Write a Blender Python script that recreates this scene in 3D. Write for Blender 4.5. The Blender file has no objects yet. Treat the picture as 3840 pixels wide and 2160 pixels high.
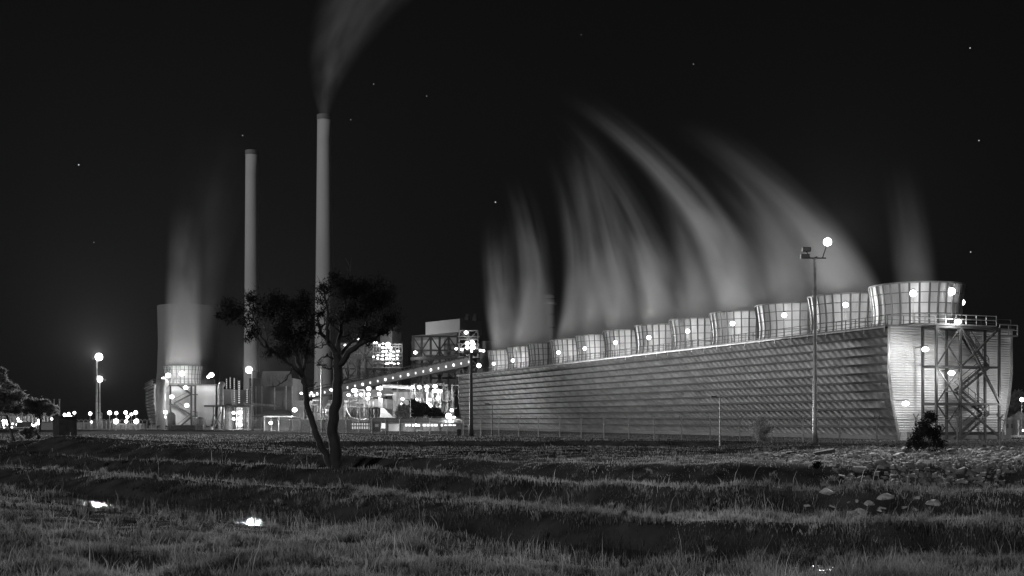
import bpy, math, random
import numpy as np
from mathutils import Vector, Matrix
random.seed(7); rng = np.random.default_rng(7)
S = bpy.context.scene
COL = S.collection
F = 4300.0; EYE = 2.3; HOR = 1574.0
# ------------------------------------------------------------ camera
cam = bpy.data.cameras.new('camera'); camo = bpy.data.objects.new('camera', cam); COL.objects.link(camo)
camo.location = (0, 0, EYE); camo.rotation_euler = (math.radians(90), 0, 0)
cam.sensor_width = 36; cam.lens = 36*F/3840; cam.shift_y = (HOR-1080)/3840
cam.clip_start = 0.5; cam.clip_end = 9000
S.camera = camo
S.render.resolution_x = 1024; S.render.resolution_y = 576
# ------------------------------------------------------------ night sky
w = bpy.data.worlds.new('World'); S.world = w; w.use_nodes = True
nt = w.node_tree; nt.nodes.clear()
out = nt.nodes.new('ShaderNodeOutputWorld'); bg = nt.nodes.new('ShaderNodeBackground')
sky = nt.nodes.new('ShaderNodeTexSky'); sky.sky_type = 'NISHITA'; sky.sun_disc = False
sky.sun_elevation = math.radians(-4); sky.sun_rotation = math.radians(200); 
bw = nt.nodes.new('ShaderNodeRGBToBW')
nt.links.new(sky.outputs[0], bw.inputs[0])
tc = nt.nodes.new('ShaderNodeTexCoord'); sep = nt.nodes.new('ShaderNodeSeparateXYZ')
nt.links.new(tc.outputs['Generated'], sep.inputs[0])
mr = nt.nodes.new('ShaderNodeMapRange'); mr.inputs[1].default_value = 0.0; mr.inputs[2].default_value = 0.45
mr.inputs[3].default_value = 0.0020; mr.inputs[4].default_value = 0.0006
nt.links.new(sep.outputs['Z'], mr.inputs[0])
mx = nt.nodes.new('ShaderNodeMath'); mx.operation = 'MULTIPLY_ADD'; mx.inputs[1].default_value = 0.008
nt.links.new(bw.outputs[0], mx.inputs[0]); nt.links.new(mr.outputs[0], mx.inputs[2])
nt.links.new(mx.outputs[0], bg.inputs[0]); bg.inputs[1].default_value = 1.0
nt.links.new(bg.outputs[0], out.inputs[0])
S.view_settings.view_transform = 'Standard'; S.view_settings.look = 'None'
S.view_settings.exposure = 0.9; S.view_settings.gamma = 1.0
fill_sun = bpy.data.lights.new('fill_sun', 'SUN'); fill_sun.energy = .30; fill_sun.angle = math.radians(4)  # added weak sun, stands in for plant light over a long exposure
mo = bpy.data.objects.new('fill_sun', fill_sun); COL.objects.link(mo); mo.rotation_euler = Vector((.52, .76, -.40)).to_track_quat('-Z', 'Y').to_euler()
cy = S.cycles
cy.max_bounces = 5; cy.diffuse_bounces = 2; cy.glossy_bounces = 2; cy.transmission_bounces = 2
cy.transparent_max_bounces = 12; cy.volume_bounces = 1; cy.volume_step_rate = 1.6; cy.volume_max_steps = 64
cy.sample_clamp_indirect = 2.0; cy.caustics_reflective = False; cy.caustics_refractive = False
# light powers (W)
HAZE = .000017
PW_STACK = 2300; PW_MAST = 75000; PW_CHIM = 0.75e6; PW_PLUME = 0.8e6

# ------------------------------------------------------------ helpers
def P(px, py, Z): return Vector(((px-1920)/F*Z, Z, EYE-(py-HOR)/F*Z))
def XZ(px, Z): return ((px-1920)/F*Z, Z)
def Hz(py, Z): return EYE-(py-HOR)/F*Z
def tag(o, label=None, cat=None, group=None, kind=None):
    if label: o['label'] = label
    if cat: o['category'] = cat
    if group: o['group'] = group
    if kind: o['kind'] = kind
    return o
def empty(name, loc=(0, 0, 0), rz=0, **k):
    o = bpy.data.objects.new(name, None); COL.objects.link(o); o.location = loc; o.rotation_euler = (0, 0, rz)
    o.empty_display_size = .2
    return tag(o, **k)
class MB:
    def __init__(s): s.v = []; s.f = []
    def poly(s, pts):
        n = len(s.v); s.v += [tuple(p) for p in pts]; s.f.append(tuple(range(n, n+len(pts))))
    def hexa(s, p):   # 8 points bottom 4 ccw, top 4
        n = len(s.v); s.v += [tuple(q) for q in p]
        for a in ((3,2,1,0),(4,5,6,7),(0,1,5,4),(1,2,6,5),(2,3,7,6),(3,0,4,7)): s.f.append(tuple(n+i for i in a))
    def box(s, x0, y0, z0, x1, y1, z1):
        s.hexa([(x0,y0,z0),(x1,y0,z0),(x1,y1,z0),(x0,y1,z0),(x0,y0,z1),(x1,y0,z1),(x1,y1,z1),(x0,y1,z1)])
    def prism(s, fp, z0, z1):   # fp list of (x,y); z1 may be list
        n = len(fp); b = len(s.v); z1l = z1 if isinstance(z1, (list, tuple)) else [z1]*n
        s.v += [(x, y, z0) for x, y in fp]+[(fp[i][0], fp[i][1], z1l[i]) for i in range(n)]
        s.f.append(tuple(b+i for i in reversed(range(n)))); s.f.append(tuple(b+n+i for i in range(n)))
        for i in range(n):
            j = (i+1) % n; s.f.append((b+i, b+j, b+n+j, b+n+i))
    def bar(s, a, b, t, t2=None):   # square bar
        a = Vector(a); b = Vector(b); d = (b-a)
        if d.length < 1e-6: return
        d.normalize(); up = Vector((0,0,1)) if abs(d.z) < .95 else Vector((1,0,0))
        r = d.cross(up).normalized()*t/2; u = r.cross(d).normalized()*(t2 or t)/2
        s.hexa([a-r-u, a+r-u, a+r+u, a-r+u, b-r-u, b+r-u, b+r+u, b-r+u])
    def tube(s, pts, rad, n=8, cap=True):
        pts = [Vector(p) for p in pts]; rad = rad if isinstance(rad, (list, tuple)) else [rad]*len(pts)
        b = len(s.v); prev = None
        for i, p in enumerate(pts):
            d = (pts[min(i+1, len(pts)-1)]-pts[max(i-1, 0)]).normalized()
            if prev is None:
                up = Vector((0,1,0)) if abs(d.y) < .9 else Vector((1,0,0)); r = d.cross(up).normalized()
            else:
                r = (prev-d*prev.dot(d)).normalized()
            prev = r; u = d.cross(r)
            for k in range(n):
                a = 2*math.pi*k/n; s.v.append(tuple(p+(r*math.cos(a)+u*math.sin(a))*rad[i]))
        for i in range(len(pts)-1):
            for k in range(n):
                k2 = (k+1) % n; s.f.append((b+i*n+k, b+i*n+k2, b+(i+1)*n+k2, b+(i+1)*n+k))
        if cap:
            s.f.append(tuple(b+k for k in reversed(range(n)))); s.f.append(tuple(b+(len(pts)-1)*n+k for k in range(n)))
    def lathe(s, prof, n=24, c=(0,0,0), cap=True):
        b = len(s.v)
        for r, z in prof:
            for k in range(n):
                a = 2*math.pi*k/n; s.v.append((c[0]+r*math.cos(a), c[1]+r*math.sin(a), c[2]+z))
        for i in range(len(prof)-1):
            for k in range(n):
                k2 = (k+1) % n; s.f.append((b+i*n+k, b+i*n+k2, b+(i+1)*n+k2, b+(i+1)*n+k))
        if cap:
            s.f.append(tuple(b+k for k in reversed(range(n)))); s.f.append(tuple(b+(len(prof)-1)*n+k for k in range(n)))
    def ico(s, c, r, sz=(1,1,1)):
        t = (1+5**.5)/2
        vs = [(-1,t,0),(1,t,0),(-1,-t,0),(1,-t,0),(0,-1,t),(0,1,t),(0,-1,-t),(0,1,-t),(t,0,-1),(t,0,1),(-t,0,-1),(-t,0,1)]
        fs = [(0,11,5),(0,5,1),(0,1,7),(0,7,10),(0,10,11),(1,5,9),(5,11,4),(11,10,2),(10,7,6),(7,1,8),(3,9,4),(3,4,2),(3,2,6),(3,6,8),(3,8,9),(4,9,5),(2,4,11),(6,2,10),(8,6,7),(9,8,1)]
        vs = [Vector(v).normalized() for v in vs]; cache = {}; nf = []
        def mid(a, b):
            k = (min(a,b), max(a,b))
            if k not in cache: vs.append((vs[a]+vs[b]).normalized()); cache[k] = len(vs)-1
            return cache[k]
        for a, b2, c2 in fs:
            x, y, z = mid(a,b2), mid(b2,c2), mid(c2,a); nf += [(a,x,z),(b2,y,x),(c2,z,y),(x,y,z)]
        n = len(s.v)
        s.v += [(c[0]+v.x*r*sz[0], c[1]+v.y*r*sz[1], c[2]+v.z*r*sz[2]) for v in vs]; s.f += [tuple(n+i for i in f) for f in nf]
    def build(s, name, m, parent=None, smooth=False, loc=None, **k):
        me = bpy.data.meshes.new(name); me.from_pydata(s.v, [], s.f)
        if m: me.materials.append(m)
        if smooth: me.polygons.foreach_set('use_smooth', [True]*len(me.polygons))
        o = bpy.data.objects.new(name, me); COL.objects.link(o)
        if parent: o.parent = parent; o.matrix_parent_inverse = Matrix.Identity(4)
        if loc is not None: o.location = loc
        return tag(o, **k)
def rebase(mb, base):   # shift verts so object origin is at base
    b = Vector(base); mb.v = [tuple(Vector(v)-b) for v in mb.v]; return mb
def children(o): return [c for c in bpy.data.objects if c.parent == o]
def copy_tree(o, parent=None, kids=None):
    c = o.copy(); COL.objects.link(c)
    if parent: c.parent = parent
    for ch in (kids or KIDS).get(o.name, []): copy_tree(ch, c, kids)
    return c
KIDS = {}
def reg(o):   # register children for copying
    for c in children(o):
        KIDS.setdefault(o.name, []).append(c); reg(c)

# ------------------------------------------------------------ materials
def mat(name, v, rough=.7, var=.25, scale=1.0, metal=0.0, stretch=(1,1,1), bump=0.0, vec='Object'):
    m = bpy.data.materials.new(name); m.use_nodes = True; n = m.node_tree; b = n.nodes['Principled BSDF']
    tcn = n.nodes.new('ShaderNodeTexCoord'); mp = n.nodes.new('ShaderNodeMapping'); mp.inputs['Scale'].default_value = stretch
    n.links.new(tcn.outputs[vec], mp.inputs[0])
    tx = n.nodes.new('ShaderNodeTexNoise'); tx.inputs['Scale'].default_value = scale; tx.inputs['Detail'].default_value = 6
    n.links.new(mp.outputs[0], tx.inputs[0])
    r = n.nodes.new('ShaderNodeMapRange'); r.inputs[1].default_value = .3; r.inputs[2].default_value = .7
    r.inputs[3].default_value = v*(1-var); r.inputs[4].default_value = v*(1+var)
    n.links.new(tx.outputs[0], r.inputs[0]); n.links.new(r.outputs[0], b.inputs['Base Color'])
    b.inputs['Roughness'].default_value = rough; b.inputs['Metallic'].default_value = metal
    if bump:
        bp = n.nodes.new('ShaderNodeBump'); bp.inputs['Strength'].default_value = bump
        n.links.new(tx.outputs[0], bp.inputs['Height']); n.links.new(bp.outputs[0], b.inputs['Normal'])
    return m
def emat(name, s, sample=True):
    m = bpy.data.materials.new(name); m.use_nodes = True; n = m.node_tree; n.nodes.clear()
    e = n.nodes.new('ShaderNodeEmission'); e.inputs[0].default_value = (1,1,1,1); e.inputs[1].default_value = s
    o = n.nodes.new('ShaderNodeOutputMaterial'); n.links.new(e.outputs[0], o.inputs[0])
    if not sample: m.cycles.emission_sampling = 'NONE'
    return m
M = dict(
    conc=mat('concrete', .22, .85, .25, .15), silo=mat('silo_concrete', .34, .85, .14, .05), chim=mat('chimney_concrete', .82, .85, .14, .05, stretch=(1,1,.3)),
    dark=mat('dark_steel', .05, .6, .3, 1), steel=mat('painted_steel', .16, .55, .3, 1), galv=mat('galvanised_steel', .38, .45, .3, 2, metal=.3),
    frp=mat('fibreglass_panel', .42, .55, .38, .7, stretch=(1,1,.22)), frprib=mat('stack_rib', .10, .6, .2, 1),
    louv=mat('louvre_sheet', .74, .8, .34, .8, stretch=(1,.6,1.2), bump=.15), louvedge=mat('louvre_edge', .05, .8, .3, 1),
    casing=mat('casing_sheet', .66, .45, .2, .35, stretch=(1,1,.25)), clad=mat('wall_cladding', .33, .7, .25, .12),
    clad2=mat('pale_cladding', .46, .7, .15, .1), cladd=mat('dark_cladding', .15, .7, .35, .15), roof=mat('roof_sheet', .12, .6, .25, .3),
    brick=mat('brick', .17, .85, .3, 2.5), darkbrick=mat('dark_brick', .06, .9, .4, 1.5), pipe=mat('pipe_lagging', .33, .45, .25, .4, metal=.2),
    bark=mat('bark', .045, .9, .4, 3, stretch=(1,1,.3), bump=.5), bark2=mat('pale_bark', .12, .9, .4, 2),
    rock=mat('rock', .2, .85, .5, 1.2, bump=.6), rockp=mat('pale_rock', .6, .85, .4, 1.2, bump=.6),
    plastic=mat('bin_plastic', .03, .5, .2, 2), white=mat('white_paint', .7, .5, .1, 1),
    glass=emat('lit_window', 1.1, False), dim=emat('dim_glow', .35, False),
    lamp=emat('lamp_glow', 5), bulb=emat('bulb_glow', 6, False), star=emat('star_glow', .7, False),
)
def leafmat(name, v, trans=.35, scale=.8):
    m = bpy.data.materials.new(name); m.use_nodes = True; n = m.node_tree; n.nodes.clear()
    o = n.nodes.new('ShaderNodeOutputMaterial'); d = n.nodes.new('ShaderNodeBsdfDiffuse'); t = n.nodes.new('ShaderNodeBsdfTranslucent')
    mxs = n.nodes.new('ShaderNodeMixShader'); mxs.inputs[0].default_value = trans
    g = n.nodes.new('ShaderNodeNewGeometry'); tx = n.nodes.new('ShaderNodeTexNoise'); tx.inputs['Scale'].default_value = scale; tx.inputs['Detail'].default_value = 5
    n.links.new(g.outputs['Position'], tx.inputs[0])
    r = n.nodes.new('ShaderNodeMapRange'); r.inputs[1].default_value = .32; r.inputs[2].default_value = .68
    r.inputs[3].default_value = v*.4; r.inputs[4].default_value = v*1.7
    n.links.new(tx.outputs[0], r.inputs[0]); n.links.new(r.outputs[0], d.inputs[0]); n.links.new(r.outputs[0], t.inputs[0])
    n.links.new(d.outputs[0], mxs.inputs[1]); n.links.new(t.outputs[0], mxs.inputs[2]); n.links.new(mxs.outputs[0], o.inputs[0])
    return m
M['leaf'] = leafmat('gum_leaf', .017, .2); M['leaf2'] = leafmat('pale_leaf', .30, .4, 2); M['grassm'] = leafmat('grass_blade', .185, .45, .35)

def point(parent, loc, power, r=.3):
    l = bpy.data.lights.new('lamp_light', 'POINT'); l.energy = power; l.shadow_soft_size = r; l.color = (1,1,1)
    o = bpy.data.objects.new('lamp_light', l); COL.objects.link(o); o.parent = parent; o.location = loc; return o
def spot(parent, loc, target, power, ang, blend=.6, r=.5):
    l = bpy.data.lights.new('flood_light', 'SPOT'); l.energy = power; l.spot_size = math.radians(ang); l.spot_blend = blend; l.shadow_soft_size = r
    o = bpy.data.objects.new('flood_light', l); COL.objects.link(o); o.parent = parent; o.location = loc
    d = Vector(target)-(Vector(parent.location)+Vector(loc)); o.rotation_euler = d.to_track_quat('-Z', 'Y').to_euler(); return o

# ------------------------------------------------------------ terrain
def vnoise(x, y, seed=0):
    xi = np.floor(x).astype(np.int64); yi = np.floor(y).astype(np.int64); xf = x-xi; yf = y-yi
    def h(a, b):
        n = (a*374761393 + b*668265263 + seed*974711) & 0x7fffffff
        n = ((n ^ (n >> 13))*1274126177) & 0x7fffffff
        return ((n ^ (n >> 16)) & 0xffff)/65535.0
    sx = xf*xf*(3-2*xf); sy = yf*yf*(3-2*yf)
    return (h(xi,yi)*(1-sx)+h(xi+1,yi)*sx)*(1-sy)+(h(xi,yi+1)*(1-sx)+h(xi+1,yi+1)*sx)*sy
def fbm(x, y, seed=0): return vnoise(x,y,seed)*.55+vnoise(x*2.1,y*2.1,seed+1)*.3+vnoise(x*4.3,y*4.3,seed+2)*.15-.5
UP = [-400, 20, 30, 40, 43.6, 44.4, 45.8, 46.6, 48.5, 51.0, 52.3, 55.5, 59.5, 60.5, 62.8, 64.0, 67.0, 68.2, 71.8, 73.5, 84, 110, 130]
ZP = [-2.1,-2.1,-2.25,-2.58,-2.74,-2.95,-2.95,-2.7,-2.35,-1.75,-1.62,-1.95,-2.0,-1.85,-1.05,-.98,-1.4,-1.3,-.22,-.08,-.05,0,0]
POOLS = [(-25.8, 70.5, 2.6), (-18.9, 61.5, 3.8), (-15.8, 58.5, 3.4), (-12.0, 54.5, 2.4), (-.4, 44.6, 1.8), (1.0, 43.6, 1.6), (3.0, 41.8, 1.8), (6.6, 38.9, .8), (9.8, 38.3, .8)]
def gx(X):
    X = np.asarray(X, float)
    return np.where(X < 5, X, 5+(X-5)*.22) + 0*X
def ground(X, Y):
    X = np.asarray(X, float); Y = np.asarray(Y, float)
    wob = fbm(X*.06+3, Y*.06, 5)*8 + fbm(X*.16, Y*.16, 9)*4
    u = Y+gx(X); near = np.clip((u-46)/4, 0, 1)
    uu = u+wob*near*np.clip((90-u)/10, .25, 1)
    z = np.interp(uu, UP, ZP)
    far = np.clip((Y-105)/20, 0, 1)
    z = z+(fbm(X*.35, Y*.35, 20)*.42+fbm(X*1.3, Y*1.3, 30)*.13)*(1-far*.75)*np.clip((np.abs(u-44)-2)/6, .12, 1)
    z = np.where(Y > 150, 0, z)
    yl = 121+fbm(X*.05, X*0+2., 50)*10
    st = np.clip((Y-yl)/3.2, 0, 1); st = st*st*(3-2*st)
    z = z-.5*(1-st)*np.clip((u-70)/6, 0, 1)*np.clip((X+30)/10, 0, 1)*np.clip((30-X)/12, 0, 1)
    # creek bed only open at the pools
    m = np.zeros_like(z)
    for a, b, r in POOLS: m = np.maximum(m, np.exp(-(((X-a)/(r*1.35))**2+((Y-b)/(r*1.5))**2)**1.5))
    m = np.clip(m*2.2, 0, 1)
    inch = (np.abs(u-45.1) < 4.2)
    z = np.where(inch, np.maximum(z, -2.6+fbm(X*.8, Y*.8, 3)*.15)*(1-m)+m*(-2.95), z)
    # low mounds on the left
    z = z+.85*np.exp(-(((X+52)/13)**2+((Y-118)/5)**2))
    return z
def nonuni(a, b, fine0, fine1, step, grow=1.12):
    xs = list(np.arange(fine0, fine1, step)); s = step; x = fine1
    while x < b: xs.append(x); s *= grow; x += s
    s = step; x = fine0-step; l = []
    while x > a: l.append(x); s *= grow; x -= s
    return np.array(sorted(l)+xs+[b])
gxs = nonuni(-3000, 3000, -62, 45, .42); gys = nonuni(-150, 4500, 24, 122, .42)
GX, GY = np.meshgrid(gxs, gys); GZ = ground(GX, GY)
nx, ny = len(gxs), len(gys)
gv = np.stack([GX.ravel(), GY.ravel(), GZ.ravel()], 1)
ii = (np.arange(ny-1)[:, None]*nx+np.arange(nx-1)[None, :]).ravel()
gf = np.stack([ii, ii+1, ii+nx+1, ii+nx], 1)
def npmesh(name, v, f, m):
    me = bpy.data.meshes.new(name); k = f.shape[1]
    me.vertices.add(len(v)); me.vertices.foreach_set('co', v.astype(np.float32).ravel())
    me.loops.add(f.size); me.loops.foreach_set('vertex_index', f.astype(np.int32).ravel())
    me.polygons.add(len(f)); me.polygons.foreach_set('loop_start', np.arange(0, f.size, k, dtype=np.int32))
    me.update(calc_edges=True); me.materials.append(m)
    o = bpy.data.objects.new(name, me); COL.objects.link(o); return o
M['soil'] = mat('turf_ground', .075, .95, .6, .5, bump=.6)
M['soil'].node_tree.nodes['Principled BSDF'].inputs['Specular IOR Level'].default_value = 0
g = npmesh('ground', gv, gf, M['soil']); tag(g, kind='structure')
g.data.polygons.foreach_set('use_smooth', [True]*len(g.data.polygons))
# creek water
wm = bpy.data.materials.new('creek_water'); wm.use_nodes = True; b_ = wm.node_tree.nodes['Principled BSDF']
b_.inputs['Base Color'].default_value = (.01,.01,.01,1); b_.inputs['Roughness'].default_value = .05; b_.inputs['IOR'].default_value = 1.33
tx = wm.node_tree.nodes.new('ShaderNodeTexNoise'); tx.inputs['Scale'].default_value = 2.2; bp = wm.node_tree.nodes.new('ShaderNodeBump')
bp.inputs['Strength'].default_value = .8; bp.inputs['Distance'].default_value = .05
tcw = wm.node_tree.nodes.new('ShaderNodeTexCoord'); wm.node_tree.links.new(tcw.outputs['Object'], tx.inputs[0])
wm.node_tree.links.new(tx.outputs[0], bp.inputs['Height']); wm.node_tree.links.new(bp.outputs[0], b_.inputs['Normal'])
WZ = -2.68
mb = MB(); Xs = np.linspace(-45, 22, 40)
for a, b2 in zip(Xs[:-1], Xs[1:]):
    ya, yb = 45.1-float(gx(a)), 45.1-float(gx(b2))
    mb.poly([(a, ya-3.4, WZ), (b2, yb-3.4, WZ), (b2, yb+3.4, WZ), (a, ya+3.4, WZ)])
mb.build('creek_water', wm, kind='structure')
# concrete road in front of the plant
mb = MB()
def strip(mb, pts, z):
    mb.poly([(x, y, z) for x, y in pts])
strip(mb, [XZ(-200, 262), XZ(1760, 262), XZ(1760, 300), XZ(-200, 300)], .035)
mb.build('road', M['conc'], kind='structure')

# ------------------------------------------------------------ grass
def make_grass(N, zmin, zmax, hmin, hmax, name, label):
    inv = rng.uniform(1/zmax, 1/zmin, N*2); Y = 1/inv; T = rng.uniform(-.52, .52, N*2); X = T*Y
    keep = (fbm(X*.55, Y*.55, 77)+.5 > rng.uniform(.15, .62, N*2)); X = X[keep][:N]; Y = Y[keep][:N]
    Zg = ground(X, Y); k = (Zg > WZ+.01) | (rng.random(len(X)) < .20); X, Y, Zg = X[k], Y[k], np.maximum(Zg[k], WZ); n = len(X)
    # tussocks: blades gathered round their own centres
    nt_ = int(n*.17); tc_ = rng.integers(0, n, max(1, nt_//42)); ti = np.repeat(tc_, 42); ti = ti[(Y[ti] < 95) & (Zg[ti] > WZ+.02)]
    tx_ = X[ti]+rng.normal(size=len(ti))*.09; ty_ = Y[ti]+rng.normal(size=len(ti))*.09
    X = np.concatenate([X, tx_]); Y = np.concatenate([Y, ty_]); Zg = np.concatenate([Zg, ground(tx_, ty_)]); nb = n; n = len(X)
    u = Y+gx(X); patch = vnoise(X*.8, Y*.8, 41)
    h = rng.uniform(hmin, hmax, n)*(.30+1.3*patch**1.5)
    tall = np.exp(-((u-41.5)/3.2)**2)*(rng.random(n) < .25); h = h*(1+tall*1.6+(rng.random(n) < .02)*1.8)
    # short turf on the slopes and flats of the far bank
    h = np.where(u > 66, h*.45, h); pz = np.zeros(n)
    for a_, b_, r_ in POOLS: pz = np.maximum(pz, np.exp(-(((X-a_)/(r_*1.5))**2+((Y-b_+r_)/(r_*2.6))**2)**2))
    h = np.where(Zg <= WZ+.001, np.maximum(h, .22), h*(1-.85*pz))
    h[nb:] = rng.uniform(.22, .5, n-nb)*np.where(u[nb:] > 66, .7, 1)
    ang = rng.uniform(0, math.pi, n); lean = rng.uniform(-.5, .5, (n, 2))*h[:, None]
    wd = (.010+.00038*Y)*rng.uniform(.6, 1.4, n)
    dx, dy = np.cos(ang)*wd/2, np.sin(ang)*wd/2
    v = np.zeros((n, 5, 3))
    v[:, 0] = np.stack([X-dx, Y-dy, Zg-.03], 1); v[:, 1] = np.stack([X+dx, Y+dy, Zg-.03], 1)
    v[:, 2] = np.stack([X+dx*.8+lean[:, 0]*.35, Y+dy*.8+lean[:, 1]*.35, Zg+h*.6], 1)
    v[:, 3] = np.stack([X-dx*.8+lean[:, 0]*.35, Y-dy*.8+lean[:, 1]*.35, Zg+h*.6], 1)
    v[:, 4] = np.stack([X+lean[:, 0], Y+lean[:, 1], Zg+h], 1)
    base = np.arange(n)[:, None]*5
    t = np.concatenate([base+np.array([0,1,2]), base+np.array([0,2,3]), base+np.array([3,2,4])], 0)
    o = npmesh(name, v.reshape(-1, 3), t, M['grassm']); tag(o, label, 'grass', kind='stuff'); return o
make_grass(280000, 26, 178, .16, .34, 'grass', 'rough ankle high grass covering the banks and flats along the creek')

# ------------------------------------------------------------ the long cooling tower
D = Vector((-.3546, .9350, 0)); Nn = Vector((.9350, .3546, 0)); C0 = Vector((42.66, 130.1, 0)); TH = 12.86
# local frame of the tower: x = across (Nn), y = along (D)
ROT = math.atan2(Nn.y, Nn.x)
def prof_in(z, H, t=0.0):   # inward offset of the louvred face at height z
    q = z/H
    return np.interp(q, [0, .12, .35, .6, 1.0], [1.45, 1.15, .45, 0, .05])*t if t else float(np.interp(q, [0, .35, .6, 1.0], [1.5, .45, 0, .05]))
def cooling_tower(origin, W, L, H, ncell, s0, pitch, D_top, label, near_ext=0, rows=12, lampskip=(), hidden_far=True, SH=5.3):
    root = empty('cooling_tower', origin, ROT, label=label, cat='cooling tower')
    # end walls
    for yy, sgn in ((0, -1), (L, 1)):
        m = MB(); nr = int(H/.30); zs = np.linspace(.9, H, nr*2+1)
        for i in range(len(zs)-1):
            z0, z1 = zs[i], zs[i+1]; o0 = .0 if i % 2 else .09; o1 = .09 if i % 2 else .0
            a0, a1 = prof_in(z0, H), prof_in(z1, H)
            y0, y1 = yy+sgn*o0, yy+sgn*o1
            m.poly([(a0, y0, z0), (W-a0, y0, z0), (W-a1, y1, z1), (a1, y1, z1)])
        m.build('end_wall', M['casing'], root)
        m = MB(); zs = [.0, .35*H, .6*H, H]     # edge trims
        for xs in (0, 1):
            for a, b2 in zip(zs[:-1], zs[1:]):
                pa, pb = prof_in(a, H), prof_in(b2, H)
                m.bar(((W-pa if xs else pa), yy+sgn*.12, a), ((W-pb if xs else pb), yy+sgn*.12, b2), .22)
            m.build('edge_trim', M['galv'], root); m = MB()
    # louvres both sides (far side plain)
    rh = (H-.5)/rows
    m = MB(); me = MB(); mback = MB()
    cstep = 1.25; nseg = int(L/cstep)
    for k in range(rows):
        zt = .5+rh*(k+1); zb = zt-rh*.98; at = prof_in(zt, H); ab = prof_in(zb, H)+1.05
        n0 = len(m.v)
        for j in range(nseg*4+1):
            s = L*j/(nseg*4); off = (0, .0, .11, .11)[j % 4]
            m.v.append((at+off*.4, s, zt-off)); m.v.append((ab+off*.4, s, zb-off))
        for j in range(nseg*4): m.f.append((n0+2*j, n0+2*j+1, n0+2*j+3, n0+2*j+2))
        me.box(at-.06, 0, zt-.16, at+.16, L, zt+.08)
    m.build('louvre_bank', M['louv'], root)
    me.build('louvre_edge', M['louvedge'], root)
    mback.prism([(2.7, .15), (W-1.9, .15), (W-1.9, L-.15), (2.7, L-.15)], 1.2, H-.02); mback.build('tower_core', M['dark'], root)
    m = MB(); m.box(1.5, -.3, 0, W-.2, L+.3, .5); m.build('basin', M['conc'], root)
    # deck
    m = MB(); m.box(-.35, -.4, H, W+.2, L+.4, H+.22); m.build('fan_deck', M['steel'], root)
    # handrail along the louvred side and the near end
    m = MB(); x0 = -.3
    n = int(L/1.8)
    for j in range(n+1): m.bar((x0, L*j/n, H+.2), (x0, L*j/n, H+1.3), .07)
    for hz in (1.28, .78, .38): m.bar((x0, 0, H+hz), (x0, L, H+hz), .06)
    for j in range(9): m.bar((x0+W*j/8, -.3, H+.2), (x0+W*j/8, -.3, H+1.3), .07)
    for hz in (1.28, .78): m.bar((x0, -.3, H+hz), (x0+W, -.3, H+hz), .06)
    m.build('handrail', M['dark'], root)
    m = MB()   # cable tray and brackets under the rail
    m.bar((-.5, 0, H-.05), (-.5, L, H-.05), .16)
    for j in range(n//2): m.bar((-.5, L*j*2/n, H-.6), (-.5, L*j*2/n, H+.1), .08)
    m.build('cable_tray', M['galv'], root)
    # fan stack
    n = 30; rt = D_top/2
    rr = [(rt*.965, 0), (rt*.925, SH*.2), (rt*.92, SH*.4), (rt*.945, SH*.65), (rt, SH)]
    ms = MB(); b = 0
    for r, z in rr:
        for k in range(n):
            a = 2*math.pi*k/n
            for e, ro in ((-.46, 0), (.46, 0)):
                aa = a+e*2*math.pi/n; ms.v.append((r*math.cos(aa)*(1+.006*((k*7) % 3)), r*math.sin(aa)*(1+.006*((k*7) % 3)), z))
    for i in range(len(rr)-1):
        for q in range(2*n): ms.f.append((i*2*n+q, i*2*n+(q+1) % (2*n), (i+1)*2*n+(q+1) % (2*n), (i+1)*2*n+q))
    mr_ = MB()
    for k in range(n):
        a = 2*math.pi*(k+.5)/n
        for (r, z), (r2, z2) in zip(rr[:-1], rr[1:]):
            mr_.bar(((r+.07)*math.cos(a), (r+.07)*math.sin(a), z), ((r2+.07)*math.cos(a), (r2+.07)*math.sin(a), z2), .17)
    for fz in (.05, .32, .55, .78):
        z = fz*SH; r = np.interp(z, [q[1] for q in rr], [q[0] for q in rr])+.06
        for k in range(n):
            a, a2 = 2*math.pi*k/n, 2*math.pi*(k+1)/n
            mr_.bar((r*math.cos(a), r*math.sin(a), z), (r*math.cos(a2), r*math.sin(a2), z), .10)
    mt = MB(); mt.lathe([(rt+.0, SH-.12), (rt+.16, SH-.12), (rt+.16, SH+.06), (rt-.02, SH+.06)], 40, cap=False)
    meshes = {}
    for i in range(ncell):
        s = s0+pitch*i; loc = (W/2, s, H+.22)
        if i == 0:
            st = ms.build('fan_stack', M['frp'], root, loc=loc); rb = mr_.build('stack_ribs', M['frprib'], st); tr = mt.build('stack_rim', M['steel'], st)
        else:
            s2 = st.copy(); COL.objects.link(s2); s2.location = loc
            s2.rotation_euler = (0, 0, i*.4)
            for c in (rb, tr): c2 = c.copy(); COL.objects.link(c2); c2.parent = s2
    return root
TOW = cooling_tower(C0, 17.84, 156.5, TH, 12, 5.9, 12.6, 10.8, 'long louvred cooling tower with a row of twelve fan stacks on its deck')
C2 = Vector(((578-1920)/F*272, 272, 0))
TOW2 = cooling_tower(C2, 14.2, 34, 10.6, 1, 6.5, 12.6, 9.2, 'short louvred cooling tower with one fan stack at far left of the plant', SH=4.6)
def tw(s, o, z): return C0+D*s+Nn*o+Vector((0, 0, z))
def tw2(s, o, z): return C2+D*s+Nn*o+Vector((0, 0, z))

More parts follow.
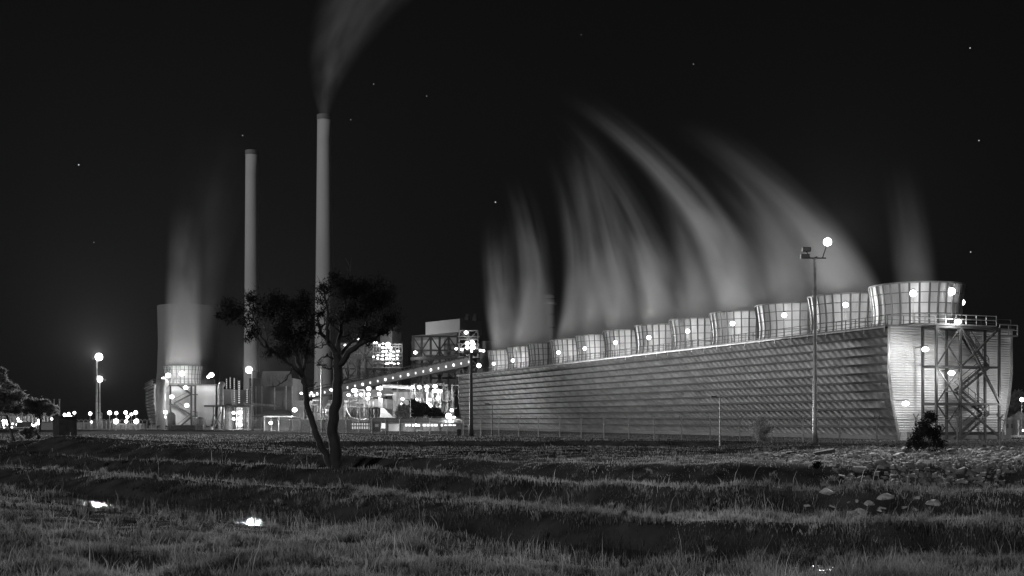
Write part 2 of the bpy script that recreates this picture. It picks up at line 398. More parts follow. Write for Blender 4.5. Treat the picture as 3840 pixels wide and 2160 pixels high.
# lamps on the deck: one post per fan stack
def post_lamp(name, base, h, r, label, cat, group, power, head=(0, 0), pr=.06, pm='galv', lit=True):
    root = empty(name, base, 0, label=label, cat=cat, group=group)
    m = MB(); m.tube([(0,0,0), (0,0,h)], [pr, pr*.7], 8); m.box(-.18,-.18,0,.18,.18,.08)
    if head != (0, 0): m.tube([(0,0,h), (head[0]*.5, head[1]*.5, h+.12), (head[0], head[1], h+.1)], pr*.6, 6)
    m.build('pole', M[pm], root)
    m = MB(); hx, hy = head; m.hexa([(hx-r*.5,hy-r*.5,h+r*1.05),(hx+r*.5,hy-r*.5,h+r*1.05),(hx+r*.5,hy+r*.5,h+r*1.05),(hx-r*.5,hy+r*.5,h+r*1.05)]+
        [(hx-r*.3,hy-r*.3,h+r*1.35),(hx+r*.3,hy-r*.3,h+r*1.35),(hx+r*.3,hy+r*.3,h+r*1.35),(hx-r*.3,hy+r*.3,h+r*1.35)])
    m.build('lamp_housing', M['dark'], root)
    if lit:
        m = MB(); m.ico((hx, hy, h), r*.92); gl = m.build('lamp_globe', M['bulb'], root, smooth=True)
        if power: point(gl, (hx, hy, h), power, r)
    return root
ordn = ['nearest', 'second nearest', 'third nearest', 'fourth nearest', 'fifth nearest', 'sixth nearest', 'seventh nearest', 'eighth nearest', 'ninth nearest', 'tenth', 'second last', 'farthest']
lp = [(3424,1100), (3171,1143), (2941,1182), (2747,1213), (2579,1242), (2433,1266), (2308,1285), (2193,1307), (2094,1322), None, (1923,1352), (1851,1364)]
for i, q in enumerate(lp):
    if q is None: continue
    o = 2.15 ; a_ = q[0]-289       # find s on the line o = 2.15 whose image x is q
    # (F X + 1631 Z) = Z (x-289)
    A0 = tw(0, o, 0); num = F*A0.x+1631*A0.y; Zz = num/a_; s = (Zz-A0.y)/D.y
    hh = Hz(q[1], Zz)-(TH+.22); base = tw(s, o, TH+.22)
    post_lamp('deck_lamp', base, hh, .36 if i else .40, f'{ordn[i]} lit lamp post on the cooling tower deck, glowing before its fan stack', 'lamp', 'lamps on the long tower deck', PW_STACK*(1 if i > 1 else 1.2))
post_lamp('deck_lamp', tw(.5, 9.5, TH+.22), 4.2, .45, 'bright lamp at the end of the deck in front of the biggest fan stack', 'lamp', 'lamps on the long tower deck', 1100)
q = (3607, 1134); post_lamp('deck_lamp', P(3607, 1225, 139), Hz(1134,139)-Hz(1225,139), .40, 'lamp right of the biggest fan stack on the tower deck edge', 'lamp', 'lamps on the long tower deck', 900)
post_lamp('deck_lamp', P(1796, 1410, 273), Hz(1371,273)-Hz(1410,273), .55, 'lamp at the far left end of the long tower deck', 'lamp', 'lamps on the long tower deck', 900)

# ------------------------------------------------------------ stair tower on the near end
ST = empty('stair_tower', tw(-.6, 0, 0), ROT, label='steel stair tower with zigzag flights against the end wall of the long cooling tower', cat='stair tower')
m = MB(); lx = [4.2, 7.6, 13.2]
for x in lx:
    for y in (-.2, -2.4): m.bar((x, y, 0), (x, y, TH+.1), .24)
for z in (4.1, 8.3, TH-.1):
    for y in (-.2, -2.4): m.bar((lx[0], y, z), (lx[2], y, z), .22)
    for x in lx: m.bar((x, -.2, z), (x, -2.4, z), .2)
m.build('frame', M['dark'], ST)
m = MB()
for x0, x1 in ((lx[0], lx[1]),):
    for za, zb in ((0, 4.1), (4.1, 8.3), (8.3, TH)):
        m.bar((x0, -2.42, za), (x1, -2.42, zb), .12); m.bar((x0, -2.46, zb), (x1, -2.46, za), .12)
m.bar((lx[1], -2.5, 8.3), (lx[2], -2.5, TH), .2); m.bar((lx[1], -2.5, 4.1), (lx[2], -2.5, .3), .2); m.bar((lx[1], -2.5, TH-.2), (lx[2], -2.5, 4.2), .24)
m.build('cross_brace', M['dark'], ST)
def flight(a, b):
    m = MB()
    for y in (-1.0, -2.1): m.bar((a[0], y, a[1]), (b[0], y, b[1]), .1, .26); m.bar((a[0], y, a[1]+1), (b[0], y, b[1]+1), .06)
    n = int(abs(b[1]-a[1])/.22)
    for i in range(n): t = (i+.5)/n; x = a[0]+(b[0]-a[0])*t; z = a[1]+(b[1]-a[1])*t; m.box(x-.13, -2.05, z, x+.13, -1.05, z+.05)
    for i in range(5): t = i/4; x = a[0]+(b[0]-a[0])*t; z = a[1]+(b[1]-a[1])*t; m.bar((x, -2.1, z), (x, -2.1, z+1), .06)
    m.build('stair_flight', M['dark'], ST)
for a, b in (((8, .1), (12, 3.0)), ((12, 3.0), (8, 5.6)), ((8, 5.6), (12, 8.3)), ((12, 8.3), (8.2, TH))): flight(a, b)
for z, x0, x1 in ((3.0, 12, 13.1), (8.3, 12, 13.1), (5.6, 7.0, 8)):
    m = MB(); m.box(x0, -2.3, z-.1, x1, -.3, z); m.bar((x1, -2.3, z), (x1, -2.3, z+1), .06); m.build('landing', M['steel'], ST)
# stair-tower lamps
for (px, py, oz, lab) in ((3470,1310,.5,'upper left lamp on the stair tower against the ribbed end wall'), (3568,1399,.5,'middle lamp on the stair tower beside the zigzag flight'), (3396,1513,.5,'low lamp fixed on the end wall left of the stair tower'), (3592,1207,.5,'lamp tucked under the deck at the head of the stair tower')):
    Zz = 130.1+(px-3330)/F*130*.38-1.6-2.6; c = P(px, py, Zz)
    r_ = empty('wall_lamp', c, 0, label=lab, cat='lamp', group='lamps on the end of the long tower')
    mm = MB(); mm.ico((0,0,0), .33, (1.2,.8,.8)); gl = mm.build('lamp_globe', M['bulb'], r_, smooth=True); point(gl, (0,0,0), 900, .36)
    mm = MB(); mm.bar((0,0.3,.36), (0, 3.2, .36), .1); mm.box(-.3,-.1,.34,.3,.3,.44); mm.build('bracket', M['dark'], r_)
# small steps at the left foot of the end wall
m = MB()
for i in range(5): m.box(1.3+.0*i, -1.6-.0*i, .0+.2*i, 4.6-.35*i, -.5, .16+.2*i)
stp = m.build('entry_steps', M['galv'], None, label='short steel steps at the left foot of the ribbed end wall', cat='steps'); stp.location = tw(0,0,0); stp.rotation_euler = (0,0,ROT)

# top platforms at the right end of the deck
pl = empty('deck_platform', tw(-1.6, 0, TH), ROT, label='railed steel landing at the top of the stair tower, above the end wall', cat='platform')
m = MB(); m.box(1, -1.6, .1, 12.6, 1.1, .25); m.box(13.4, -1.2, -.9, 16.2, 1.2, -.75); m.build('deck', M['steel'], pl)
m = MB()
for j in range(9): x = 1+11.6*j/8; m.bar((x, -1.6, .2), (x, -1.6, 1.35), .07)
for hz in (1.3, .8): m.bar((1, -1.6, hz), (12.6, -1.6, hz), .07)
for x in (13.5, 14.8, 16.1): m.bar((x, -1.2, -.8), (x, -1.2, .4), .09)
for hz in (.4, -.2): m.bar((13.5, -1.2, hz), (16.1, -1.2, hz), .08)
m.build('handrail', M['galv'], pl)

# ------------------------------------------------------------ chimneys
def chimney(px, ptop, wt, wb, Z, pbase, label, mt='chim'):
    x, y = XZ(px, Z); zt = Hz(ptop, Z); rt = wt/2*Z/F; rb = wb/2*Z/F
    root = empty('chimney', (x, y, 0), 0, label=label, cat='chimney')
    m = MB(); pr = []
    for i in range(13):
        t = i/12; pr.append((rb+(rt-rb)*(t**.6), zt*t))
    m.lathe(pr, 40); m.build('shaft', M[mt], root, smooth=True)
    return root, x, y, zt, rt, rb
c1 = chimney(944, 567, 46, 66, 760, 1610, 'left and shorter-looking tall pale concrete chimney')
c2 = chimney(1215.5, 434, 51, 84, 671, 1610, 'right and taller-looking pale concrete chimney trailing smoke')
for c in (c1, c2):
    m = MB(); m.lathe([(c[4]+.1, c[3]-2.5), (c[4]+.25, c[3]-2.5), (c[4]+.25, c[3]+.3), (c[4]-.6, c[3]+.3), (c[4]-.6, c[3]-2)], 40, cap=False); m.build('crown_ring', M['clad'], c[0])
c3 = chimney(2060, 1104, 43, 50, 330, 1610, 'short dark ringed chimney standing behind the long cooling tower', 'clad')
m = MB(); 
for py in (1106, 1122, 1180, 1230, 1275): m.lathe([(c3[4]*1.0, Hz(py,330)-.15), (c3[4]+.22, Hz(py,330)-.15), (c3[4]+.22, Hz(py,330)+.15), (c3[4], Hz(py,330)+.15)], 32, cap=False)
m.build('hoop', M['dark'], c3[0])
m = MB(); m.lathe([(c3[4], Hz(1139,330)-.25), (c3[4]+.3, Hz(1139,330)-.25), (c3[4]+.3, Hz(1139,330)+.25), (c3[4], Hz(1139,330)+.25)], 32, cap=False); m.build('bright_hoop', M['white'], c3[0])
# hyperbolic tower behind the left plume
x, y = XZ(705, 560); zt = Hz(1150, 560); m = MB(); R = 111/F*560
m.lathe([(R*1.22, 0), (R*1.1, zt*.2), (R*1.0, zt*.45), (R*.97, zt*.7), (R*1.0, zt)], 48); o = m.build('silo_tower', M['silo'], None, smooth=True, label='wide waisted concrete tower, dim, behind the steam of the short cooling tower', cat='tower'); o.location = (x, y, 0)

# ------------------------------------------------------------ steam
def steam_mat(a, b, ay, r0, k, H, dens, seed, streak=.75, p=1.3):
    m = bpy.data.materials.new('steam'); m.use_nodes = True; n = m.node_tree; n.nodes.clear(); L = n.links
    def math_(op, x, y=None, c=False):
        q = n.nodes.new('ShaderNodeMath'); q.operation = op; q.use_clamp = c
        for i, v in enumerate((x, y)):
            if v is None: continue
            if isinstance(v, (int, float)): q.inputs[i].default_value = v
            else: L.new(v, q.inputs[i])
        return q.outputs[0]
    t = n.nodes.new('ShaderNodeTexCoord'); s = n.nodes.new('ShaderNodeSeparateXYZ'); L.new(t.outputs['Object'], s.inputs[0])
    x, y, z = s.outputs
    cx = math_('ADD', math_('MULTIPLY', z, a), math_('MULTIPLY', math_('MULTIPLY', z, z), b)); cyy = math_('MULTIPLY', z, ay)
    dx = math_('SUBTRACT', x, cx); dy = math_('SUBTRACT', y, cyy); r = math_('ADD', math_('MULTIPLY', z, k), r0)
    nx_ = math_('DIVIDE', dx, r); ny_ = math_('DIVIDE', dy, r)
    d = math_('SQRT', math_('ADD', math_('MULTIPLY', nx_, nx_), math_('MULTIPLY', ny_, ny_)))
    f = n.nodes.new('ShaderNodeMapRange'); f.interpolation_type = 'SMOOTHSTEP'; f.inputs[1].default_value = 1; f.inputs[2].default_value = .15; f.inputs[3].default_value = 0; f.inputs[4].default_value = 1
    L.new(d, f.inputs[0])
    fd = n.nodes.new('ShaderNodeMapRange'); fd.inputs[1].default_value = H; fd.inputs[2].default_value = 0; L.new(z, fd.inputs[0])
    cmb = n.nodes.new('ShaderNodeCombineXYZ'); L.new(nx_, cmb.inputs[0]); L.new(math_('ADD', ny_, seed*3.7), cmb.inputs[1]); L.new(math_('MULTIPLY', z, .012), cmb.inputs[2])
    nz = n.nodes.new('ShaderNodeTexNoise'); nz.inputs['Scale'].default_value = 1.9; nz.inputs['Detail'].default_value = 1.5; L.new(cmb.outputs[0], nz.inputs[0])
    ns = n.nodes.new('ShaderNodeMapRange'); ns.interpolation_type = 'SMOOTHSTEP'; ns.inputs[1].default_value = .42; ns.inputs[2].default_value = .64; ns.inputs[3].default_value = 1-streak; ns.inputs[4].default_value = 1.4
    L.new(nz.outputs[0], ns.inputs[0])
    c2_ = n.nodes.new('ShaderNodeCombineXYZ'); L.new(math_('MULTIPLY', dx, .09), c2_.inputs[0]); L.new(math_('ADD', math_('MULTIPLY', dy, .06), seed*5.1), c2_.inputs[1]); L.new(math_('MULTIPLY', z, .035), c2_.inputs[2])
    n2_ = n.nodes.new('ShaderNodeTexNoise'); n2_.inputs['Scale'].default_value = 1.6; n2_.inputs['Detail'].default_value = 3; L.new(c2_.outputs[0], n2_.inputs[0])
    m2_ = n.nodes.new('ShaderNodeMapRange'); m2_.inputs[1].default_value = .35; m2_.inputs[2].default_value = .65; m2_.inputs[3].default_value = .35; m2_.inputs[4].default_value = 1.5; L.new(n2_.outputs[0], m2_.inputs[0])
    dens = math_('MULTIPLY', m2_.outputs[0], dens)
    mxn = n.nodes.new('ShaderNodeMix'); rise = n.nodes.new('ShaderNodeMapRange'); rise.inputs[1].default_value = 1; rise.inputs[2].default_value = 17; L.new(z, rise.inputs[0])
    L.new(rise.outputs[0], mxn.inputs[0]); mxn.inputs[2].default_value = 2.0; L.new(ns.outputs[0], mxn.inputs[3])
    de = math_('MULTIPLY', math_('MULTIPLY', f.outputs[0], math_('POWER', fd.outputs[0], p)), math_('MULTIPLY', mxn.outputs[0], dens))
    v = n.nodes.new('ShaderNodeVolumeScatter'); v.inputs['Color'].default_value = (1,1,1,1); v.inputs['Anisotropy'].default_value = -.3; L.new(de, v.inputs['Density'])
    o = n.nodes.new('ShaderNodeOutputMaterial'); L.new(v.outputs[0], o.inputs['Volume']); return m
def plume(base, a, b, ay, r0, k, H, dens, seed, label, group='steam plumes', **kw):
    m = MB(); n = 14; N = 12
    for i in range(N+1):
        z = H*i/N; r = (r0+k*z)*1.03; cx = a*z+b*z*z; cyy = ay*z
        for q in range(n): an = 2*math.pi*q/n; m.v.append((cx+r*math.cos(an)/math.cos(math.pi/n), cyy+r*math.sin(an)/math.cos(math.pi/n), z))
    for i in range(N):
        for q in range(n): m.f.append((i*n+q, i*n+(q+1) % n, (i+1)*n+(q+1) % n, (i+1)*n+q))
    m.f.append(tuple(reversed(range(n)))); m.f.append(tuple(N*n+q for q in range(n)))
    o = m.build('steam_plume', steam_mat(a, b, ay, r0, k, H, dens, seed, **kw), None, label=label, cat='steam', group=group); o.location = base
    return o
# lean given as picture pixels at 250 and 500 px above the stack
lean = [(-25,-60,.16,520), (-140,-380,.5,700), (-80,-250,.45,600), (-75,-245,1.1,880), (-35,-140,.5,620), (-50,-165,1.0,840), (-75,-140,1.0,780), (-25,-85,.65,640), (30,5,1.0,760), (-60,-90,.10,300), (15,-20,1.4,680), (-40,-50,1.1,540)]
for i, (l1, l2, dn, hp) in enumerate(lean):
    base = tw(5.9+12.6*i, 8.92, TH+.22+5.0); sc = base.y/F; h1, h2 = 250*sc, 500*sc
    b = (l2*sc-2*l1*sc)/(h2*h2-2*h1*h1); a = l1*sc/h1-b*h1
    plume(base, a, b, .05, (5.0 if i else 3.0), [.0,.03,.0,.0,-.03,-.025,.0,-.03,.01,-.03,-.01,.0][i], hp*sc, .36*dn, i*1.37+.2, f'{ordn[i]} steam plume rising from the long cooling tower, leaning left', streak=.87, p=2.0)
plume(tw2(6.5, 7.1, 15.3), 0, .0008, 0, 4.8, .005, 40, .75, 31, 'dense steam column rising straight from the short cooling tower', streak=.3, p=1.9)
plume(tw2(6.5, 9.1, 17), .05, .0016, 0, 5.5, .13, 58, .02, 33, 'faint wide steam drifting right above the short cooling tower', streak=.5)
plume((c2[1], c2[2], c2[3]), 0, .0050, 0, 3.6, .38, 120, .034, 35, 'thin smoke trail curving right from the taller-looking chimney', group=None, streak=.2, p=.9)

# ------------------------------------------------------------ mast lights
def mast(px, pbase, ptop, Z, r, heads, label, lit, power, aim=(-.15,-1,.0), mt='galv', cone=100):
    b = P(px, pbase, Z); b.z = 0; h = Hz(ptop, Z)
    root = empty('light_mast', b, 0, label=label, cat='light mast', group='tall light masts')
    m = MB(); m.tube([(0,0,0), (0,0,1.2), (0,0,h)], [r*1.5, r*1.2, r*.7], 12); m.build('pole', M[mt], root, smooth=True)
    m = MB(); m.bar((-1.1,0,h), (1.1,0,h), .12); m.bar((0,-.7,h+.02), (0,.7,h+.02), .12); m.build('crossarm', M['dark'], root)
    for (dx, dz, on, sz) in heads:
        m = MB(); m.box(dx-.42, .0, h+dz-.22, dx+.42, .45, h+dz+.22); m.bar((dx, .2, h+dz-.2), (dx*.6, 0, h), .08); hd = m.build('floodlight', M['dark'], root)
        if on:
            m = MB(); m.ico((dx, -.02, h+dz), sz, (1,.6,1)); gl = m.build('lamp_globe', M['bulb'], hd, smooth=True)
            q = (dx, -.06-sz*.6, h+dz); spot(root, q, Vector(root.location)+Vector(q)+Vector(aim), power, cone, 1.0, .2)
        else:
            m = MB(); m.box(dx-.34, -.03, h+dz-.16, dx+.34, 0, h+dz+.16); m.build('lens', M['steel'], hd)
    return root
mast(3056, 1660, 968, 115, .19, [(1.26, 1.62, True, .42), (-.95, .2, False, 0), (-.8, .9, False, 0)], 'tall pale mast in front of the long cooling tower with one lit floodlight', True, PW_MAST*1.3)
mast(1767, 1636, 1325, 160, .24, [(.6, .3, False, 0), (-.6, .3, False, 0)], 'thick dark unlit mast at the left end of the long cooling tower', False, 0, mt='dark')
mast(363, 1606, 1345, 268, .24, [(.5, .4, True, .9), (-.7, 0, False, 0)], 'left mast of the pair at far left, topped by the brightest lamp', True, PW_MAST*6, aim=(.3,-1,.2), cone=64)
mast(374, 1606, 1425, 270, .2, [(0, .2, True, .72), (.9, 0, False, 0)], 'shorter mast of the pair at far left, its lamp below the brightest one', True, PW_MAST*4, aim=(.5,-1,.2), cone=64)
mast(946, 1608, 1392, 262, .26, [(-.75, .3, True, .8), (.8, .1, False, 0)], 'lit mast between the short cooling tower and the hip roofed shed', True, PW_MAST*5, aim=(.45,-1,.22), cone=76)
mast(1206, 1617, 1370, 235, .2, [(.5, .1, False, 0), (-.6, .1, False, 0)], 'slim pale unlit mast seen left of the big gum tree trunk', False, 0)

# ------------------------------------------------------------ plant buildings
def V2(px, Z): return XZ(px, Z)
def fbox(m, x0, y0, x1, y1, Z, dep):   # box whose front face is seen at picture corners (x0,y0)-(x1,y1) at depth Z
    a, b = P(x0, y1, Z), P(x1, y0, Z); m.box(a.x, Z, a.z, b.x, Z+dep, b.z)
def part(name, mt, root, fn, **k):
    m = MB(); fn(m); b = Vector(root.location); m.v = [tuple(Vector(v)-b) for v in m.v]; return m.build(name, M[mt], root, **k)
def lamp_part(root, px, py, Z, r, power=0, name='lamp', flat=.7, em='lamp'):
    r *= .85
    m = MB(); c = P(px, py, Z); m.ico((0,0,0), r, (1, flat, .85)); o = m.build(name, M[em], root, smooth=True); o.location = c-Vector(root.location)
    if power: point(o, (0, -r-.3, 0), power*.45, .25)
    return o
def lattice(m, x0, y0, x1, y1, Z, cols, rows, t, brace=True, yd=0):
    xs = np.linspace(x0, x1, cols+1); ys = np.linspace(y0, y1, rows+1)
    for x in xs: m.bar(P(x, y1, Z+yd), P(x, y0, Z+yd), t)
    for y in ys: m.bar(P(x0, y, Z+yd-t*.3), P(x1, y, Z+yd-t*.3), t*.8)
    if brace:
        for i in range(cols):
            for j in range(rows):
                if (i+j) % 2 == 0: m.bar(P(xs[i], ys[j], Z+yd-t*.6), P(xs[i+1], ys[j+1], Z+yd-t*.6), t*.6)
                else: m.bar(P(xs[i+1], ys[j], Z+yd-t*.6), P(xs[i], ys[j+1], Z+yd-t*.6), t*.6)
def prismpx(m, pts, ptop, Zt, z0=0):   # footprint given as (picture x, depth); roof height from picture y at depth Zt
    m.prism([V2(x, Z) for x, Z in pts], z0, Hz(ptop, Zt))

# boiler house B (centre)
B = empty('boiler_house', P(1690, 1610, 430)*1, 0, label='tall dark boiler house with pale stepped penthouse, left of the cooling tower row', cat='boiler house'); B.location.z = 0
part('wall', 'cladd', B, lambda m: prismpx(m, [(1544,452),(1716,436),(1800,452),(1640,474)], 1247, 436))
part('penthouse', 'clad2', B, lambda m: prismpx(m, [(1596,446),(1724,430),(1806,446),(1690,466)], 1195, 430, Hz(1247,436)-.2))
part('wing', 'clad', B, lambda m: prismpx(m, [(1530,470),(1546,458),(1600,470),(1560,480)], 1287, 470))
part('upper_cladding', 'clad', B, lambda m: m.prism([(V2(1556,450.2)[0], 450.2-.8), (V2(1716,435)[0], 435-.8), (V2(1716,435)[0], 435-.2), (V2(1556,450.2)[0], 450.2-.2)], Hz(1330,440), Hz(1272,440)))
part('end_bay', 'clad2', B, lambda m: fbox(m, 1664, 1262, 1716, 1400, 433, 1.6))
part('frame', 'dark', B, lambda m: lattice(m, 1548, 1262, 1716, 1470, 428, 5, 4, .8))
part('walkway', 'dark', B, lambda m: [m.bar(P(1540, y, 426), P(1720, y-8, 422), .7, 1.2) for y in (1346, 1400)])
def roofpots(m):
    for x, y in ((1752,1187),(1782,1190)): m.lathe([(1.1, 0), (1.1, 2), (.6, 2.4), (.6, 3.2)], 10, c=(V2(x,448)[0], 448, Hz(1208,448)))
part('roof_vent', 'dark', B, roofpots)
SH = empty('stair_shaft', P(1758, 1610, 424), 0, label='open steel stair shaft studded with lamps beside the tall boiler house', cat='stair shaft'); SH.location.z = 0
def shaft(m):
    lattice(m, 1722, 1240, 1792, 1600, 420, 2, 11, .5); lattice(m, 1722, 1240, 1792, 1600, 428, 2, 11, .45)
    for y in np.linspace(1240, 1600, 12)[:-1]:
        for x in (1722, 1757, 1792): m.bar(P(x, y, 420), P(x, y, 428), .4)
part('frame', 'steel', SH, shaft)
part('platform', 'steel', SH, lambda m: [m.box(P(1716,y,419).x, 419, P(1716,y,419).z-.15, P(1798,y,419).x, 429, P(1716,y,419).z+.15) for y in (1262, 1290, 1306, 1322, 1340)])
for x, y in ((1748,1247),(1752,1287),(1771,1282),(1774,1290),(1752,1302),(1771,1301),(1775,1304),(1752,1316),(1771,1315),(1711,1308),(1732,1311),(1802,1314),(1813,1316)):
    lamp_part(SH, x, y, 418.5, .85 if x > 1740 and x < 1790 else .6, 500 if y in (1247, 1302, 1315) else 0)
# block C
Cb = empty('annex_block', P(1835, 1610, 440), 0, label='flat topped corrugated annex with bright vertical light strips right of the boiler house', cat='building'); Cb.location.z = 0
part('wall', 'clad2', Cb, lambda m: prismpx(m, [(1772,452),(1818,440),(1897,448),(1850,462)], 1278, 440))
def strips(m):
    for x in (1784, 1802): m.box(P(x-2,0,446).x, 442.5+(1818-x)*.24, Hz(1345,440), P(x+2,0,446).x, 443.5+(1818-x)*.24, Hz(1283,440))
part('light_strip', 'dim', Cb, strips)
part('trim', 'galv', Cb, lambda m: [m.box(P(x-1,0,440).x, 439.6+(x-1818)*.1, Hz(1350,440), P(x+1,0,440).x, 440.2+(x-1818)*.1, Hz(1281,440)) for x in (1822, 1848, 1866, 1880)])
# boiler house A (behind the tree)
A = empty('boiler_house', P(1400, 1610, 440), 0, label='left boiler house partly behind the gum tree, its right end crowded with lamps', cat='boiler house'); A.location.z = 0
part('wall', 'clad', A, lambda m: prismpx(m, [(1268,455),(1440,452),(1440,480),(1268,480)], 1284, 452))
part('tower_block', 'clad2', A, lambda m: m.prism([V2(1426,460), V2(1470,448), V2(1505,456), V2(1460,470)], 0, [Hz(1243,455), Hz(1240,448), Hz(1247,456), Hz(1245,470)]))
part('frame', 'dark', A, lambda m: lattice(m, 1272, 1296, 1500, 1470, 444, 7, 4, .7))
part('gallery', 'steel', A, lambda m: [m.bar(P(1396, y, 440), P(1508, y+1, 440), .35) for y in (1290, 1300, 1322, 1334, 1350, 1362, 1378)]+[m.bar(P(x, 1288, 440.4), P(x, 1380, 440.4), .3) for x in range(1400, 1510, 12)])
part('roof_vent', 'dark', A, lambda m: [m.lathe([(1.1,0),(1.1,2.2),(.5,2.6)], 10, c=(V2(x,462)[0], 462, Hz(1247,462))) for x in (1464, 1484)])
al = [(490,445),(513,447),(537,470),(571,456),(600,458),(565,491),(575,491),(598,494),(624,494),(643,492),(569,527),(578,527),(604,522),(641,518),(666,530),(700,522),(712,522),(525,560),(522,590),(562,566),(570,562),(600,555),(610,560),(640,552),(637,568),(664,566),(700,560),(568,595),(600,590),(610,592),(636,588),(664,595),(560,595),(700,590),(598,638),(612,636),(626,630),(651,629),(672,638),(708,634),(484,575)]
for u, v in al: lamp_part(A, 1200+u*.4142, 1100+v*.4142, 438.5, .4, 0, em='bulb')
lamp_part(A, 1455, 1291, 438, 1.1, 5000, 'floodlight'); 
for x, y, s in ((1280.5,1350,.75),(1294,1294,.5),(1345,1272,.5)): lamp_part(A, x, y, 438, s, 600)
lamp_part(B, 1557.5, 1322, 424, .8, 900)
# conveyor
CV = empty('conveyor_gantry', P(1430, 1610, 330), 0, label='long enclosed conveyor gantry sloping up to the right with small lamps under it', cat='conveyor'); CV.location.z = 0
ca, cb = P(1090, 1496, 330), P(1772, 1352, 330)
def conv(m):
    for a, b in ((ca, cb),): m.hexa([(a.x,a.y,a.z-1.1),(b.x,b.y,b.z-1.3),(b.x,b.y+3,b.z-1.3),(a.x,a.y+3,a.z-1.1),(a.x,a.y,a.z+.9),(b.x,b.y,b.z+1.3),(b.x,b.y+3,b.z+1.3),(a.x,a.y+3,a.z+.9)])
part('casing', 'clad', CV, conv)
part('handrail', 'dark', CV, lambda m: [m.bar(ca+Vector((0,-.2,1.9)), cb+Vector((0,-.2,2.3)), .2), m.bar(ca+Vector((0,-.2,1.1)), cb+Vector((0,-.2,1.5)), .3)]+[m.bar(ca.lerp(cb, i/40)+Vector((0,-.2,.9)), ca.lerp(cb, i/40)+Vector((0,-.2,2.1)), .12) for i in range(41)])
def trest(t):
    def f(m):
        q = ca.lerp(cb, t); n = int(q.z/4); w_ = lambda z: 2.55-(1.8*z/q.z)
        for dx in (-1.5, 1.5): m.bar((q.x+dx*1.7, 331.5, 0), (q.x+dx*.5, 331.5, q.z-1.2), .4)
        for k in range(n): z = k*q.z/n; z2 = z+q.z/n; m.bar((q.x-w_(z), 331.3, z), (q.x+w_(z2), 331.3, z2-.6), .22)
    return f
for t in (.06, .28, .50, .74, .93): part('trestle', 'steel', CV, trest(t))
for i in range(24):
    q = ca.lerp(cb, (i+.5)/24); m = MB(); m.box(-.35,-.12,-.75,.35,0,.2); o = m.build('lamp', M['glass'] if i % 3 else M['lamp'], CV); o.location = q+Vector((0,-.02,0))-CV.location; o.scale = (.45,1,.6)
# turbine hall with conveyors transfer etc.
T = empty('turbine_hall', P(1590, 1610, 318), 0, label='pale turbine hall with bright pipe run along its roof, below the sloping gantry', cat='hall'); T.location.z = 0
part('wall', 'clad2', T, lambda m: fbox(m, 1474, 1470, 1704, 1610, 318, 30))
part('roof', 'roof', T, lambda m: fbox(m, 1470, 1463, 1708, 1470, 317.5, 31))
part('pipe_run', 'pipe', T, lambda m: m.tube([P(1434,1447,312), P(1548,1453,312)], .55, 10))
part('pipe_support', 'dark', T, lambda m: [m.bar(P(x, 1450, 312.3), P(x, 1610, 312.3), .3) for x in (1440, 1490, 1540)])
part('panel_rib', 'galv', T, lambda m: [m.box(P(x,0,317.8).x-.1, 317.6, 0, P(x,0,317.8).x+.1, 318, Hz(1470,318)) for x in range(1474, 1704, 19)])
part('door_canopy', 'steel', T, lambda m: fbox(m, 1600, 1500, 1690, 1505, 313, 5))
for (u, v, s, pw) in ((837,850,.55,900),(900,850,.7,1500),(967,847,.7,1500),(1042,842,.7,1500),(963,878,.4,0),(1030,885,.55,0),(1062,885,.6,700),(1093,883,.5,0),(748,955,.5,900),(874,960,.5,900),(990,962,.5,900),(1067,950,.6,900),(979,997,.5,0),(999,1017,.6,0),(740,1005,.5,0),(737,1070,.6,400),(697,1105,.45,400)):
    lamp_part(T, 1200+u*.4142, 1100+v*.4142, 310, s, pw)
def supp(m):
    for x in (1556, 1584, 1664): m.bar(P(x, 1440, 314), P(x, 1610, 314), .5)
    m.bar(P(1556,1470,313.8), P(1584,1500,313.8), .3); m.bar(P(1584,1470,313.6), P(1556,1500,313.6), .3); m.bar(P(1664,1450,313.8), P(1704,1490,313.8), .4)
    m.bar(P(1540,1448,314), P(1668,1440,314), .5)
part('pipe_bridge', 'dark', T, supp)
# lit conveyor transfer house left of the hall
R = empty('transfer_house', P(1370, 1610, 310), 0, label='low lit transfer house with dark belt casing and hopper, right of the tree trunk', cat='building'); R.location.z = 0
part('roof', 'clad2', R, lambda m: m.hexa([P(1285,1500,322),P(1470,1484,322),P(1474,1484,332),P(1290,1500,332),P(1285,1470,322),P(1470,1455,322),P(1474,1455,332),P(1290,1470,332)]))
part('belt_casing', 'cladd', R, lambda m: fbox(m, 1308, 1497, 1450, 1530, 312, 4))
part('belt_head', 'cladd', R, lambda m: m.prism([V2(1440,313), V2(1474,316), V2(1474,322), V2(1440,322)], Hz(1535,312), Hz(1497,312)))
part('hopper', 'clad2', R, lambda m: m.hexa([P(1424,1566,306), P(1476,1566,306), P(1476,1566,312), P(1424,1566,312), P(1428,1531,308), P(1440,1531,308), P(1440,1531,311), P(1428,1531,311)]))
part('wall', 'clad', R, lambda m: fbox(m, 1290, 1500, 1474, 1610, 326, 8))
part('frame', 'dark', R, lambda m: (lattice(m, 1384, 1531, 1424, 1572, 307, 3, 1, .35), lattice(m, 1338, 1462, 1366, 1500, 309, 1, 1, .5), lattice(m, 1290, 1530, 1345, 1590, 309, 3, 2, .25)))
for (u, v, s, pw) in ((440,862,.75,1800),(525,858,.55,0),(545,858,.75,1800),(300,880,.6,900),(318,880,.7,0),(259,921,.55,700),(325,920,.5,0),(370,916,.55,500),(440,915,.6,900),(536,911,.6,900),(431,952,.55,500)):
    lamp_part(R, 1200+u*.4142, 1100+v*.4142, 308, s, pw)
